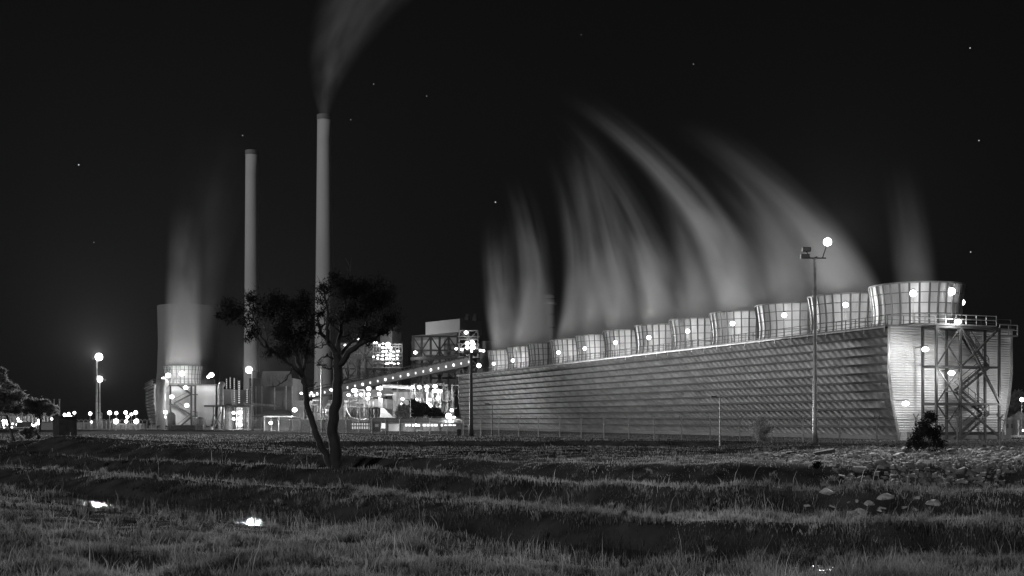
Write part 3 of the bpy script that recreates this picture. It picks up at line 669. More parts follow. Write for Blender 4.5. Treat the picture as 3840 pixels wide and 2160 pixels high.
o = MB(); o.tube([P(1283,1520,300), P(1296,1550,300), P(1310,1572,299), P(1345,1582,299), P(1392,1580,299)], .75, 10); o.build('ribbed_chute', M['galv'], smooth=True, label='ribbed pipe curving down beside the gum tree trunk', cat='pipe')
# small pipework behind the brick wall
random.seed(3); PW = empty('pipework', P(1190, 1610, 290), 0, label='cluttered upright pipes and rails behind the long brick wall', cat='pipework'); PW.location.z = 0
def pw(m):
    for i in range(26):
        x = random.uniform(1112, 1290); y = random.uniform(1500, 1570); m.bar(P(x, 1610, 285+i*.3), P(x, y, 285+i*.3), random.uniform(.12,.35))
    for i in range(8): x = random.uniform(1110, 1230); y = random.uniform(1525, 1575); m.bar(P(x, y, 284), P(x+random.uniform(20,60), y+random.uniform(-3,3), 284), .16)
part('pipe', 'galv', PW, pw)
part('tank', 'clad', PW, lambda m: fbox(m, 1108, 1502, 1140, 1580, 292, 6)); part('tank', 'clad', PW, lambda m: fbox(m, 1230, 1500, 1290, 1610, 296, 6))
for x, y in ((1130,1475),(1150,1478),(1168,1474),(1176,1483),(1242,1462),(1216,1546)): lamp_part(PW, x, y, 283, .4, 300)
random.seed(17)
def clut(x0, x1, y0, y1, Z, nv, nh, nb):
    def f(m):
        for i in range(nv): x = random.uniform(x0, x1); y = random.uniform(y0, y1); m.bar(P(x, min(1610, y+random.uniform(15, 60)), Z+i*.07), P(x, y, Z+i*.07), random.uniform(.1,.3))
        for i in range(nh): x = random.uniform(x0, x1); y = random.uniform(y0, y1); m.bar(P(x, y, Z+2+i*.07), P(x+random.uniform(10, 45), y, Z+2+i*.07), random.uniform(.12,.3))
        for i in range(nb): x = random.uniform(x0, x1); y = random.uniform(y0, y1); w_ = random.uniform(4, 14); fbox(m, x, y, x+w_, y+random.uniform(4, 12), Z+3+i*.2, 1.2)
    return f
part('pipe_cluster', 'galv', R, clut(1290, 1440, 1468, 1590, 309.5, 34, 26, 12), kind='stuff'); part('pipe_cluster', 'galv', T, clut(1540, 1700, 1440, 1570, 312, 36, 30, 12), kind='stuff')
part('pipe_cluster', 'steel', B, clut(1550, 1716, 1300, 1460, 424, 14, 22, 10), kind='stuff'); part('pipe_cluster', 'steel', A, clut(1275, 1400, 1300, 1440, 441, 20, 24, 12), kind='stuff')
part('pipe_cluster', 'galv', PW, clut(1110, 1290, 1500, 1575, 281, 40, 20, 14), kind='stuff')
# low brick amenities building
L_ = empty('brick_building', P(1560, 1620, 232), 0, label='long low brick building with a row of lit windows behind the fence', cat='building'); L_.location.z = 0
part('wall', 'brick', L_, lambda m: fbox(m, 1386, 1585, 1730, 1625, 232, 10))
part('roof', 'roof', L_, lambda m: m.hexa([P(1376,1586,230.5),P(1736,1586,230.5),P(1736,1586,243),P(1376,1586,243),P(1384,1567,234),P(1728,1567,234),P(1726,1567,242),P(1384,1567,242)]))
for x0, x1, y0, y1 in ((1519,1528,1590,1599),(1531,1540,1590,1599),(1545,1575,1590,1600),(1585,1597,1590,1599),(1600,1613,1590,1599),(1615,1625,1590,1599),(1628,1641,1590,1599),(1653,1661,1590,1599),(1666,1680,1592,1597),(1682,1694,1591,1597),(1697,1709,1592,1597),(1419,1444,1588,1606)):
    f = part('window', 'dark', L_, lambda m: fbox(m, x0-1.5, y0-1.5, x1+1.5, y1+1.5, 231.9, .15)); mm = MB(); fbox(mm, x0, y0, x1, y1, 231.8, .12); mm.v = [tuple(Vector(v)-L_.location) for v in mm.v]; mm.build('pane', M['glass'], f)
part('door', 'white', L_, lambda m: fbox(m, 1457, 1590, 1496, 1624, 231.85, .2), label='pale double door of the brick building')
part('pier', 'brick', L_, lambda m: [fbox(m, x, 1586, x+3, 1625, 231.7, .4) for x in (1512, 1580, 1645, 1506)])
lamp_part(L_, 1559, 1594, 229, .35, 1500, 'strip_lamp')
for px, py, Z, rad, pw_, lb in ((1682,1560,234,.62,9000,'very bright yard lamp post just left of the long louvred wall'),(1703,1568,236,.4,1500,'smaller lamp post right beside the very bright yard lamp'),(1694,1538,250,.4,900,'upper of the small lamps above the very bright yard lamp')):
    b_2 = P(px, 1610, Z); b_2.z = 0; post_lamp('lamp_post', b_2, Hz(py,Z), rad, lb, 'lamp post', 'yard lamps by the long tower', pw_, pr=.08)
o = empty('glazed_porch', P(1350, 1620, 230), 0, label='brightly lit glazed porch between the tree trunk and the brick building', cat='porch'); o.location.z = 0
part('glazing', 'dim', o, lambda m: fbox(m, 1318, 1586, 1384, 1609, 231, .15)); part('base_wall', 'brick', o, lambda m: fbox(m, 1290, 1609, 1384, 1624, 231, 4))
part('glazing_bar', 'dark', o, lambda m: [m.bar(P(x,1609,230.8), P(x,1585,230.8), .18) for x in range(1318, 1390, 9)]+[m.bar(P(1318,y,230.7), P(1386,y,230.7), .2) for y in (1585, 1597)])
# brick wall
mb = MB(); a = V2(1098, 240); b2 = V2(1318, 232); mb.prism([a, b2, (b2[0], b2[1]+.5), (a[0], a[1]+.5)], 0, 2.35); mb.build('brick_wall', M['brick'], label='plain brick boundary wall behind the gum tree trunks', cat='wall')
# hip roofed shed
Hs = empty('shed', P(1020, 1616, 244), 0, label='small hip roofed brick shed lit by a wall lamp, left of the brick wall', cat='shed'); Hs.location.z = 0
part('wall', 'clad2', Hs, lambda m: fbox(m, 990, 1562, 1098, 1615, 246, 8))
part('roof', 'roof', Hs, lambda m: m.hexa([P(942,1563,242),P(1108,1563,242),P(1104,1563,256),P(950,1563,256),P(1006,1539,248),P(1082,1538,248),P(1082,1538,249),P(1006,1539,249)]))
part('fascia', 'galv', Hs, lambda m: m.bar(P(988,1562,241.8), P(1100,1561.5,241.8), .25))
part('post', 'galv', Hs, lambda m: [m.bar(P(x,1616,243), P(x,1562,243), .2) for x in (992, 1018, 1045)])
lamp_part(Hs, 1015, 1586, 241.5, .5, 900, 'wall_lamp'); lamp_part(Hs, 1105, 1537, 241, .62, 1500, 'eave_lamp')
# filter building, canopy and pipes
Fb = empty('filter_building', P(980, 1610, 290), 0, label='big dark clad filter building behind the lit mast and canopy', cat='building'); Fb.location.z = 0
part('wall', 'cladd', Fb, lambda m: fbox(m, 935, 1418, 1097, 1610, 300, 18)); part('upper_wall', 'cladd', Fb, lambda m: m.hexa([P(975,1450,298),P(1098,1450,298),P(1098,1450,318),P(975,1450,318),P(985,1392,298),P(1088,1392,298),P(1088,1392,318),P(985,1392,318)]))
part('low_block', 'clad', Fb, lambda m: (fbox(m, 838, 1460, 868, 1600, 288, 6), fbox(m, 868, 1462, 935, 1600, 296, 12)))
part('rib', 'galv', Fb, lambda m: [m.bar(P(x,1600,297.6), P(x,1448,297.6), .18) for x in (940, 960, 982, 1030, 1073, 1095)])
part('panel_grid', 'steel', Fb, lambda m: lattice(m, 1005, 1405, 1092, 1445, 297.7, 7, 2, .12, False))
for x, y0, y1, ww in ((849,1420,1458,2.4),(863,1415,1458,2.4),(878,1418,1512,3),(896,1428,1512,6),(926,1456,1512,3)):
    f = part('ladder_glow', 'dim', Fb, lambda m: fbox(m, x-ww/2, y0, x+ww/2, y1, 286, .3)); g2 = MB()  # light on the ladders is put into their material as a glow
    for y in np.arange(y0, y1, 7): g2.bar(P(x-ww, y, 285.7), P(x+ww, y, 285.7), .22)
    g2.v = [tuple(Vector(v)-Fb.location) for v in g2.v]; g2.build('rungs', M['dark'], f)
Cn = empty('canopy', P(900, 1612, 262), 0, label='long thin raised canopy on posts in front of the filter building', cat='canopy'); Cn.location.z = 0
part('roof', 'steel', Cn, lambda m: (m.hexa([P(765,1526,258),P(1048,1526,266),P(1048,1526,276),P(765,1526,268),P(765,1519,258),P(1048,1521,266),P(1048,1521,276),P(765,1519,268)])))
part('fascia', 'galv', Cn, lambda m: m.bar(P(915,1513,257.5), P(1047,1522,265.5), .4))
for x in (802, 838, 884, 921, 936): part('post', 'galv', Cn, lambda m: m.bar(P(x,1610,262), P(x,1526,262), .32))
part('brace', 'steel', Cn, lambda m: (m.bar(P(800,1610,261.8), P(828,1545,261.8), .2), m.bar(P(803,1555,261.6), P(836,1600,261.6), .2)))
lit = empty('pipe_rack', P(895, 1610, 266), 0, label='cluttered lit pipe rack with four square lamps under the canopy', cat='pipe rack'); lit.location.z = 0
part('frame', 'galv', lit, lambda m: (lattice(m, 872, 1530, 932, 1608, 268, 4, 6, .22), lattice(m, 884, 1530, 908, 1608, 266, 1, 8, .2)))
part('vessel', 'dark', lit, lambda m: m.lathe([(1.6,0),(1.6,4.2),(.6,6)], 14, c=(V2(858,268)[0], 268, 0)))
for x, y, s in ((877,1548,.5),(899,1548,.55),(877,1571,.5),(899,1571,.55),(899,1585,.3),(902,1594,.5)): lamp_part(lit, x, y, 264, s, 600)
def elbow_pipe(px, ytop, r, Z, label, mt='pipe'):
    m = MB(); x = V2(px, Z)[0]; zt = Hz(ytop, Z)-r*1.3
    m.tube([(x, Z, 0), (x, Z, zt*.6), (x, Z, zt), (x, Z+r*.35, zt+r*.8), (x, Z+r*1.2, zt+r*1.25), (x, Z+r*2.6, zt+r*1.3)], r, 16)
    m.build('riser_pipe', M[mt], smooth=True, label=label, cat='pipe', group='big riser pipes')
elbow_pipe(602, 1436, 1.12, 266, 'fat riser pipe with bent top at the left of the short cooling tower')
elbow_pipe(827, 1441, .68, 268, 'thinner riser pipe with bent top right of the short cooling tower', 'galv')
# stairs on the short tower end
St2 = empty('stair_tower', tw2(-.5, 0, 0), ROT, label='small zigzag stair tower on the front of the short cooling tower', cat='stair tower')
m = MB()
for x in (3.6, 8.4, 9.3): m.bar((x, -.3, 0), (x, -.3, 10.4), .28); m.bar((x, -2, 0), (x, -2, 10.4), .25)
m.build('frame', M['dark'], St2)
for a, b in (((5.2, .2), (8.4, 3.0)), ((8.4, 3.4), (4.4, 6.0)), ((4.4, 6.2), (8.4, 8.4)), ((8.4, 8.4), (5.2, 10.6))):
    m = MB(); 
    for y in (-.8, -1.8): m.bar((a[0], y, a[1]), (b[0], y, b[1]), .14, .34)
    m.bar((a[0], -1.8, a[1]+1), (b[0], -1.8, b[1]+1), .08); m.build('stair_flight', M['dark'], St2)
for z, x0, x1 in ((3.2, 8.2, 9.8), (6.1, 3.4, 4.6), (8.4, 8.2, 9.8), (10.5, 2.2, 9.5)):
    m = MB(); m.box(x0, -1.9, z-.2, x1, -.3, z); m.build('landing', M['dark'], St2)
for i, (px, py, dz, s, pw_, lab) in enumerate(((682,1401,-1,.62,900,'lamp on the short tower deck before its fan stack'),(630,1408,-.5,.62,900,'lamp just left of the fan stack on the short tower'),(614,1422,6,.58,600,'second lamp from the fan stack at the left edge of the short tower'),(600,1435,12,.45,300,'farther lamp at the left edge of the short tower deck'),(793,1406,0,.62,900,'bright lamp right of the fan stack on the short tower'),(782,1413,4,.42,0,'small lamp close by the right side of the short tower fan stack'),
        (696,1454,-5,.5,700,'lamp under the deck at the head of the small stair'),(644,1488,-5,.5,900,'lamp at the upper left of the small zigzag stair'),(700,1520,-5,.5,900,'lamp at the middle of the small zigzag stair'),(616,1564,-7,.45,700,'low lamp at the foot of the fat riser pipe'))):
    c = P(px, py, 273+dz); r_ = empty('wall_lamp', c, 0, label=lab, cat='lamp', group='lamps on the short cooling tower')
    mm = MB(); mm.ico((0,0,0), s, (1,.8,.9)); gl = mm.build('lamp_globe', M['bulb'], r_, smooth=True)
    if pw_: point(gl, (0,0,0), pw_*(2.2 if i in (0, 1, 4) else .8), s*1.03)
    mm = MB(); mm.box(-.25,-.2,s*.95,.25,.4,s*1.1); mm.bar((0,.35,s), (0,1.2,s*.2), .1); mm.build('bracket', M['dark'], r_)
# machines at the foot of the short tower
def crate(px0, py0, px1, py1, Z, dep, mt, name, label, cat, group=None):
    r = empty(name, P((px0+px1)/2, 1610, Z), 0, label=label, cat=cat, group=group); r.location.z = 0
    part('casing', mt, r, lambda m: fbox(m, px0, py0, px1, py1, Z, dep)); part('lid', 'steel', r, lambda m: fbox(m, px0-1, py0-2, px1+1, py0, Z-.2, dep+.4)); return r
crate(640, 1596, 760, 1611, 258, 3, 'dark', 'plinth', 'long dark low plinth at the foot of the short cooling tower', 'plinth')
crate(772, 1602, 791, 1611, 256, 2, 'clad2', 'equipment_box', 'small pale equipment box right of the low plinth', 'box')
crate(558, 1598, 588, 1611, 257, 2, 'steel', 'equipment_box', 'low grey equipment box at the left of the fat riser pipe', 'box')
for px, r0, h, lab in ((643, .9, 4.1, 'upright capped tank left of the small zigzag stair'), (748, 1.1, 3.0, 'dark upright tank near the right of the small zigzag stair')):
    m = MB(); m.lathe([(r0,0),(r0,h*.8),(r0*.7,h*.93),(.1,h)], 16); o = m.build('tank', M['steel'], smooth=True, label=lab, cat='tank'); o.location = (*V2(px, 261), 0)

# left sheds, containers, lamp posts
for x0, x1, y0, mt, lab in ((288, 345, 1584, 'clad', 'low grey shed just right of the dark brick block'), (350, 418, 1580, 'cladd', 'dark low shed behind the feet of the two masts'), (420, 470, 1588, 'clad2', 'pale container right of the mast feet'), (476, 530, 1588, 'clad', 'grey container left of the short cooling tower')):
    r = empty('shed', P((x0+x1)/2, 1610, 262), 0, label=lab, cat='shed', group='low sheds at far left'); r.location.z = 0
    part('wall', mt, r, lambda m: fbox(m, x0, y0, x1, 1609, 272, 4)); part('door', 'steel', r, lambda m: fbox(m, x0+(x1-x0)*.55, y0+5, x0+(x1-x0)*.75, 1609, 271.8, .3)); part('rib', 'galv', r, lambda m: [m.bar(P(x,1609,271.7), P(x,y0+1,271.7), .12) for x in np.linspace(x0+3, x1-3, 5)])
lps = [(338,1551,262,.42,'first'),(411,1548,258,.5,'second'),(436,1549,270,.42,'third'),(471,1547,270,.45,'fourth'),(493,1554,275,.38,'fifth'),(509,1547,268,.48,'sixth'),(478,1563,280,.42,'seventh'),(435,1580,250,.6,'low bright'),(473,1580,256,.42,'low dim'),(511,1580,252,.6,'low very bright'),(620,1545,256,.45,'tall'),(344,1582,262,.3,'tiny')]
for i, (px, py, Z, r, nm) in enumerate(lps):
    b = P(px, 1610, Z); b.z = 0; h = Hz(py, Z)
    lb = ('%s lit lamp post of the yard at far left, counted from the tall masts' % nm) if i < 7 and i else {0:'lit lamp post just left of the tall pair of masts',7:'low bright lamp post right of the mast pair, left of its twin',8:'low dim lamp post between the two low bright ones',9:'low very bright lamp post near the louvres of the short tower',10:'tall lamp post before the fat riser pipe',11:'tiny low lamp post at the foot of the mast pair'}[i]
    post_lamp('lamp_post', b, h, r, lb, 'lamp post', 'yard lamp posts at far left', 120 if i not in (7, 9) else 300, pr=.09)
for px, py, Z, lab in ((382,1549,262,'thin unlit lamp post right of the mast pair'), (739,1545,256,'unlit hooked lamp post in front of the short cooling tower wall'), (2700,1492,118,'thin unlit lamp post before the middle of the long louvred wall'), (1846,1518,150,'thin dark lamp post at the left of the long louvred wall'), (1539,1500,240,'slim post rising in front of the dark trees')):
    b = P(px, 1610, Z); b.z = float(ground(b.x, b.y)) if Z < 140 else 0; h = Hz(py, Z)-b.z
    m = MB(); m.tube([(0,0,0), (0,0,h)], [.09,.06], 8); m.tube([(0,0,h), (-.5,-.1,h+.12)], .05, 6); r = empty('lamp_post', b, 0, label=lab, cat='lamp post', group='unlit lamp posts'); m.build('pole', M['galv' if px in (2700, 382, 1539) else 'dark'], r)
    m = MB(); m.box(-.95,-.22,h+.06,-.4,.08,h+.2); m.build('lamp_head', M['dark'], r)
for px, lab in ((203, 'left of two bare poles behind the trees at far left'), (223, 'right of two bare poles, just above the dark brick block')):
    b = P(px, 1610, 240); b.z = 0; m = MB(); m.tube([(0,0,0),(0,0,Hz(1498,240))], [.16,.12], 8); m.lathe([(.2,-.1),(.2,.1)], 8, c=(0,0,Hz(1498,240))); o = m.build('bare_pole', M['galv'], label=lab, cat='pole'); o.location = b
# far-left lit building and cars of lamps
r = empty('lit_hall', P(100, 1605, 330), 0, label='long pale floodlit hall behind the small trees at far left', cat='building'); r.location.z = 0
part('wall', 'clad2', r, lambda m: fbox(m, -40, 1558, 198, 1604, 330, 12)); part('roof', 'roof', r, lambda m: fbox(m, -44, 1550, 202, 1557, 329, 14))
part('stack_of_panels', 'galv', r, lambda m: [m.bar(P(x,1604,329.6), P(x,1560,329.6), .35) for x in range(-30, 196, 14)])
random.seed(11)
for i in range(26): lamp_part(r, random.uniform(0, 150), random.gauss(1590, 9), 322, random.uniform(.25,.6), 300 if i % 6 == 0 else 0)
lamp_part(r, 194, 1571, 300, .4, 900)
crate(62, 1584, 88, 1602, 300, 5, 'dark', 'container', 'dark box container before the floodlit hall at far left', 'container')
crate(155, 1583, 198, 1612, 235, 3, 'clad2', 'container', 'pale ribbed container left of the dark brick block', 'container')
# dark brick block
bl = empty('brick_block', P(244, 1640, 150), 0, label='dark windowless brick block standing on a grassy mound at left', cat='brick block'); bx, by = V2(244, 150); bl.location.z = 0
part('wall', 'darkbrick', bl, lambda m: m.prism([V2(198,154), V2(222,150), V2(288,151), V2(270,156)], -.3, Hz(1563,150))); part('coping', 'dark', bl, lambda m: m.prism([V2(196.5,154), V2(222,149.6), V2(289.5,150.7), V2(271,156.4)], Hz(1563,150), Hz(1560.5,150)))
for x, y, s, lab in ((243,1556,.3,'leftmost'),(250,1561,.32,'second'),(258,1552,.25,'raised'),(265,1565,.34,'low'),(279,1548,.25,'tall thin')):
    b = P(x, 1572, 190); b.z = 0; post_lamp('lamp_post', b, Hz(y,190), s, f'{lab} small lamp seen just over the dark brick block', 'lamp post', 'lamps over the dark brick block', 150, pr=.05)

# ------------------------------------------------------------ bins
def wheelie(px, pb, Z, wd, h, label, mt='plastic', lab=True):
    b = P(px, pb, Z); b.z = 0; r = empty('bin', b, 0, label=label, cat='bin')
    m = MB(); m.hexa([(-wd*.42,-wd*.4,.08),(wd*.42,-wd*.4,.08),(wd*.42,wd*.4,.08),(-wd*.42,wd*.4,.08),(-wd*.5,-wd*.5,h*.9),(wd*.5,-wd*.5,h*.9),(wd*.5,wd*.5,h*.9),(-wd*.5,wd*.5,h*.9)]); m.build('body', M[mt], r)
    m = MB(); m.hexa([(-wd*.54,-wd*.54,h*.9),(wd*.54,-wd*.54,h*.9),(wd*.54,wd*.54,h*.9),(-wd*.54,wd*.54,h*.9),(-wd*.3,-wd*.4,h),(wd*.3,-wd*.4,h),(wd*.3,wd*.4,h),(-wd*.3,wd*.4,h)]); m.build('lid', M[mt], r)
    if lab: m = MB(); m.box(-.3,-wd*.5-.06,h*.5,.3,-wd*.5+.1,h*.75); m.build('label', M['white'], r)
wheelie(1415, 1632, 212, 1.6, 2.0, 'large dark lidded bin with a pale label before the brick building')
wheelie(1722, 1638, 158, .6, 1.0, 'small dark bin beside the thick dark mast', lab=False)

# ------------------------------------------------------------ perimeter fence
Fn = empty('perimeter_fence', (0, 0, 0), 0, label='chain wire perimeter fence with forked barbed tops running across the whole view', cat='fence')
KV = (3150+1250)*113.0
def fZ(px): return KV/(px+1250)
pxs = [735+i*35 for i in range(0, 8)]+[1011,1048,1086,1126,1166,1206,1252,1298,1346,1394,1446,1499,1555,1612,1677,1738,1804,1871,1945,2019,2099,2180,2265,2358,2453,2556,2663,2774,2894,3012,3149,3288,3435,3590,3750,3900]
m0 = MB(); m0.tube([(0,0,0),(0,0,2.35)], .07, 6)
m0.bar((0,0,2.3), (-.32,-.16,2.75), .07); m0.bar((0,0,2.3), (.32,.16,2.75), .07)
posts = None; fpts = []
for px in pxs:
    Z = fZ(px); x = (px-1920)/F*Z; z = float(ground(x, Z)); fpts.append(Vector((x, Z, z)))
    if posts is None: posts = m0.build('post', M['galv'], Fn); o = posts
    else: o = posts.copy(); COL.objects.link(o)
    o.location = (x, Z, z)
m = MB()
for a, b in zip(fpts[:-1], fpts[1:]): m.bar(a+Vector((0,0,2.28)), b+Vector((0,0,2.28)), .05)
m.build('top_rail', M['galv'], Fn)
m = MB()
for a, b in zip(fpts[:-1], fpts[1:]):
    for dz, dx in ((2.73,-.3),(2.52,-.15),(2.73,.3),(2.52,.15),(.1,0)): m.bar(a+Vector((dx,dx*.5,dz)), b+Vector((dx,dx*.5,dz)), .014)
m.build('barbed_wire', M['galv'], Fn)
cm = bpy.data.materials.new('chain_wire'); cm.use_nodes = True; n = cm.node_tree; pb_ = n.nodes['Principled BSDF']; pb_.inputs['Base Color'].default_value = (.35,.35,.35,1); pb_.inputs['Roughness'].default_value = .5
tcn = n.nodes.new('ShaderNodeTexCoord'); sx = n.nodes.new('ShaderNodeSeparateXYZ'); n.links.new(tcn.outputs['Object'], sx.inputs[0])
def mm_(op, a, b):
    q = n.nodes.new('ShaderNodeMath'); q.operation = op
    for i, v in enumerate((a, b)):
        if isinstance(v, (int, float)): q.inputs[i].default_value = v
        elif v is not None: n.links.new(v, q.inputs[i])
    return q.outputs[0]
s1 = mm_('GREATER_THAN', mm_('ABSOLUTE', mm_('SINE', mm_('MULTIPLY', mm_('ADD', sx.outputs['X'], sx.outputs['Z']), 30), None), None), .985)
s2 = mm_('GREATER_THAN', mm_('ABSOLUTE', mm_('SINE', mm_('MULTIPLY', mm_('SUBTRACT', sx.outputs['X'], sx.outputs['Z']), 30), None), None), .985)
n.links.new(mm_('MAXIMUM', s1, s2), pb_.inputs['Alpha'])
m = MB()
for a, b in zip(fpts[:-1], fpts[1:]): m.poly([a+Vector((0,.03,.05)), b+Vector((0,.03,.05)), b+Vector((0,.03,2.28)), a+Vector((0,.03,2.28))])
m.build('chain_mesh', cm, Fn)
# inner white fence line at far left
F2 = empty('yard_fence', (0, 0, 0), 0, label='pale zigzag topped yard fence before the low sheds at far left', cat='fence')
part('post', 'galv', F2, lambda m: [(m.bar(P(x,1610,250), P(x,1577,250), .12), m.bar(P(x,1577,250), P(x+8,1572,250), .08), m.bar(P(x,1577,250), P(x-8,1572,250), .08)) for x in range(296, 600, 17)])
part('rail', 'galv', F2, lambda m: [m.bar(P(290,y,250), P(600,y,250), .08) for y in (1578, 1608)])

# ------------------------------------------------------------ trees
def leaves(cents, n, size, seed, squash=.75, hang=0.0, kk=5, sd=.34):
    r = np.random.default_rng(seed); V = []; 
    cents = np.array(cents, float); wts = cents[:, 3]**2; wts /= wts.sum(); ci = r.choice(len(cents), n, p=wts)
    # clumps inside every lobe
    C = []; 
    for c in cents:
        k = max(6, int(c[3]**2*kk)); d = r.normal(size=(k, 3)); d /= np.linalg.norm(d, axis=1)[:, None]
        C.append(np.array(c[:3])+d*(r.random((k, 1))**.45)*c[3]*np.array([1,1,squash]))
    pos = np.zeros((n, 3))
    for j in range(len(cents)):
        ix = np.where(ci == j)[0]; cc = C[j][r.integers(0, len(C[j]), len(ix))]; pos[ix] = cc+r.normal(size=(len(ix), 3))*np.minimum(sd, cents[j, 3]*.3)*np.array([1,1,.7+hang])
    d1 = r.normal(size=(n, 3)); d1[:, 2] -= hang*1.5; d1 /= np.linalg.norm(d1, axis=1)[:, None]; d2 = r.normal(size=(n, 3)); d2 -= d1*(d1*d2).sum(1)[:, None]; d2 /= np.linalg.norm(d2, axis=1)[:, None]
    s = size*r.uniform(.6, 1.5, (n, 1)); a = pos-d2*s*.18; b = pos+d2*s*.18; c = pos+d1*s
    v = np.stack([a, b, c], 1).reshape(-1, 3); f = np.arange(n*3).reshape(-1, 3); return v, f
def limb(m, pts, r0, r1, wob, seed, n=7, sub=4):
    r = random.Random(seed); P2 = []
    for a, b in zip(pts[:-1], pts[1:]):
        for i in range(sub): P2.append(Vector(a).lerp(Vector(b), i/sub)+Vector((r.uniform(-wob,wob), r.uniform(-wob,wob), r.uniform(-wob,wob)))*(1 if P2 else 0))
    P2.append(Vector(pts[-1])); k = len(P2); m.tube(P2, [r0+(r1-r0)*i/(k-1) for i in range(k)], n); return P2
def twigs(m, path, seed, num, ln, r0, start=.35, depth=1):
    r = random.Random(seed)
    for _ in range(num):
        i = int(len(path)*r.uniform(start, 1)); i = min(max(1, i), len(path)-1); p = path[i]; d = (path[i]-path[i-1]).normalized()
        d = (d*.6+Vector((r.uniform(-1,1), r.uniform(-1,1), r.uniform(-.25,1)))).normalized(); q = [p]; l = ln*r.uniform(.5, 1.2)
        for s in range(4): d = (d+Vector((r.uniform(-.5,.5), r.uniform(-.5,.5), r.uniform(-.25,.4)))).normalized(); q.append(q[-1]+d*l/4)
        m.tube(q, [r0*(1-.2*s) for s in range(5)], 5)
        if depth: twigs(m, q, seed*7+_+1, 3, ln*.55, r0*.5, .3, depth-1)
TZ = 79.0
TB = P(1262, 1768, TZ); TB.z = float(ground(TB.x, TB.y))-.1
tree = empty('gum_tree', TB, 0, label='big dark gum tree with two leaning trunks silhouetted before the chimneys', cat='tree')
def tp(px, py, dz=0): return P(px, py, TZ+dz)-TB
m = MB()
tr = limb(m, [tp(1266,1772), tp(1258,1700), tp(1248,1620), tp(1250,1570), tp(1262,1500), tp(1268,1440), tp(1268,1360), tp(1262,1320)], .43, .29, .07, 1, 12)
tl = limb(m, [tp(1250,1775,.3), tp(1226,1715,.2), tp(1196,1650), tp(1170,1590), tp(1150,1510), tp(1142,1440), tp(1130,1400)], .27, .16, .06, 2, 10)
m.build('trunk', M['bark'], tree, smooth=True)
m = MB(); br = []
def lb_(pts, r0, r1, seed, tw_=6, ln=1.6): q = limb(m, pts, r0, r1, .09, seed, 7, 4); twigs(m, q, seed*3, tw_, ln, r1*.7+.012); br.append(q)
lb_([tp(1264,1330), tp(1235,1285), tp(1205,1240,.5), tp(1190,1200,.5)], .2, .08, 11, 8)
lb_([tp(1235,1285), tp(1228,1230,-.5), tp(1232,1160,-.5), tp(1215,1080,-.4)], .15, .05, 12, 12)
lb_([tp(1266,1330), tp(1275,1270,.6), tp(1290,1180,.8), tp(1300,1080,.9)], .2, .06, 13, 10)
lb_([tp(1268,1370), tp(1310,1325,-.5), tp(1350,1290,-.8), tp(1410,1262,-1), tp(1460,1235,-1)], .24, .08, 14, 10)
lb_([tp(1340,1298,-.7), tp(1370,1230,-.8), tp(1400,1150,-.8)], .14, .05, 15, 9)
lb_([tp(1262,1350,.2), tp(1300,1300,1), tp(1350,1250,1.6), tp(1420,1200,2)], .16, .05, 16, 9)
lb_([tp(1250,1300), tp(1228,1292,-.3), tp(1205,1304,-.4), tp(1180,1302,-.5)], .06, .025, 17, 4, .7)
lb_([tp(1250,1345), tp(1225,1330,-.3), tp(1200,1345,-.4), tp(1185,1362,-.5)], .06, .02, 18, 6, .8)
lb_([tp(1256,1372), tp(1240,1382,-.3), tp(1212,1378,-.4), tp(1190,1366,-.5)], .055, .02, 19, 6, .6)
lb_([tp(1262,1445), tp(1300,1425,-.3), tp(1306,1405,-.3), tp(1298,1385,-.3)], .06, .03, 20, 3, .5)
lb_([tp(1130,1405), tp(1115,1340), tp(1090,1270,.3), tp(1060,1200,.4)], .17, .05, 21, 10)
lb_([tp(1132,1405), tp(1090,1370,-.4), tp(1040,1330,-.6), tp(990,1300,-.6), tp(950,1240,-.6)], .13, .04, 22, 10)
lb_([tp(1134,1410), tp(1150,1340,.5), tp(1160,1260,.7), tp(1150,1180,.8)], .14, .04, 23, 9)
lb_([tp(1000,1300,-.6), tp(960,1220,-.8), tp(935,1150,-.8), tp(925,1120,-.8)], .07, .03, 24, 10, 1.2)
lb_([tp(1142,1450), tp(1165,1448,-.3), tp(1190,1436,-.3)], .07, .03, 25, 0)
lb_([tp(1138,1420), tp(1090,1380,-.8), tp(1075,1420,-1), tp(1040,1448,-1), tp(1010,1446,-1)], .06, .02, 26, 4, .8)
m.build('limbs', M['bark'], tree, smooth=True)
pxm = TZ/F
def cl(px, py, r, dz=0): v = tp(px, py, dz); return (v.x, v.y, v.z, r*pxm)
cr = [cl(1330,1090,80,1), cl(1400,1080,75,-1), cl(1460,1120,60,.5), cl(1290,1060,45,-.6), cl(1370,1160,75,-1), cl(1450,1190,52), cl(1300,1190,45,1), cl(1400,1235,40,-1.2), cl(1240,1045,30), cl(1215,1075,34,-.5), cl(1205,1130,20,.5), cl(1190,1180,26,.4),
      cl(1130,1150,60,.6), cl(1070,1140,65,-.5), cl(1000,1150,55,.6), cl(1100,1210,65,-.8), cl(1040,1230,55,.8), cl(1150,1250,45,0), cl(940,1115,32,-.8), cl(890,1150,45,.3), cl(860,1190,40,-.4), cl(925,1200,34,-.7), cl(960,1250,34,0), cl(822,1185,16), cl(1050,1320,34,.6), cl(1100,1300,50,.4), cl(1012,1325,26,-1), cl(1160,1320,32,.5), cl(930,1275,16,-.6), cl(1240,1200,18,.6), cl(1390,1290,16,-1), cl(1445,1240,24,-1)]
v, f = leaves(cr, 18500, .20, 5, hang=.35, kk=3.2, sd=.27); o = npmesh('crown', v, f, M['leaf']); o.parent = tree

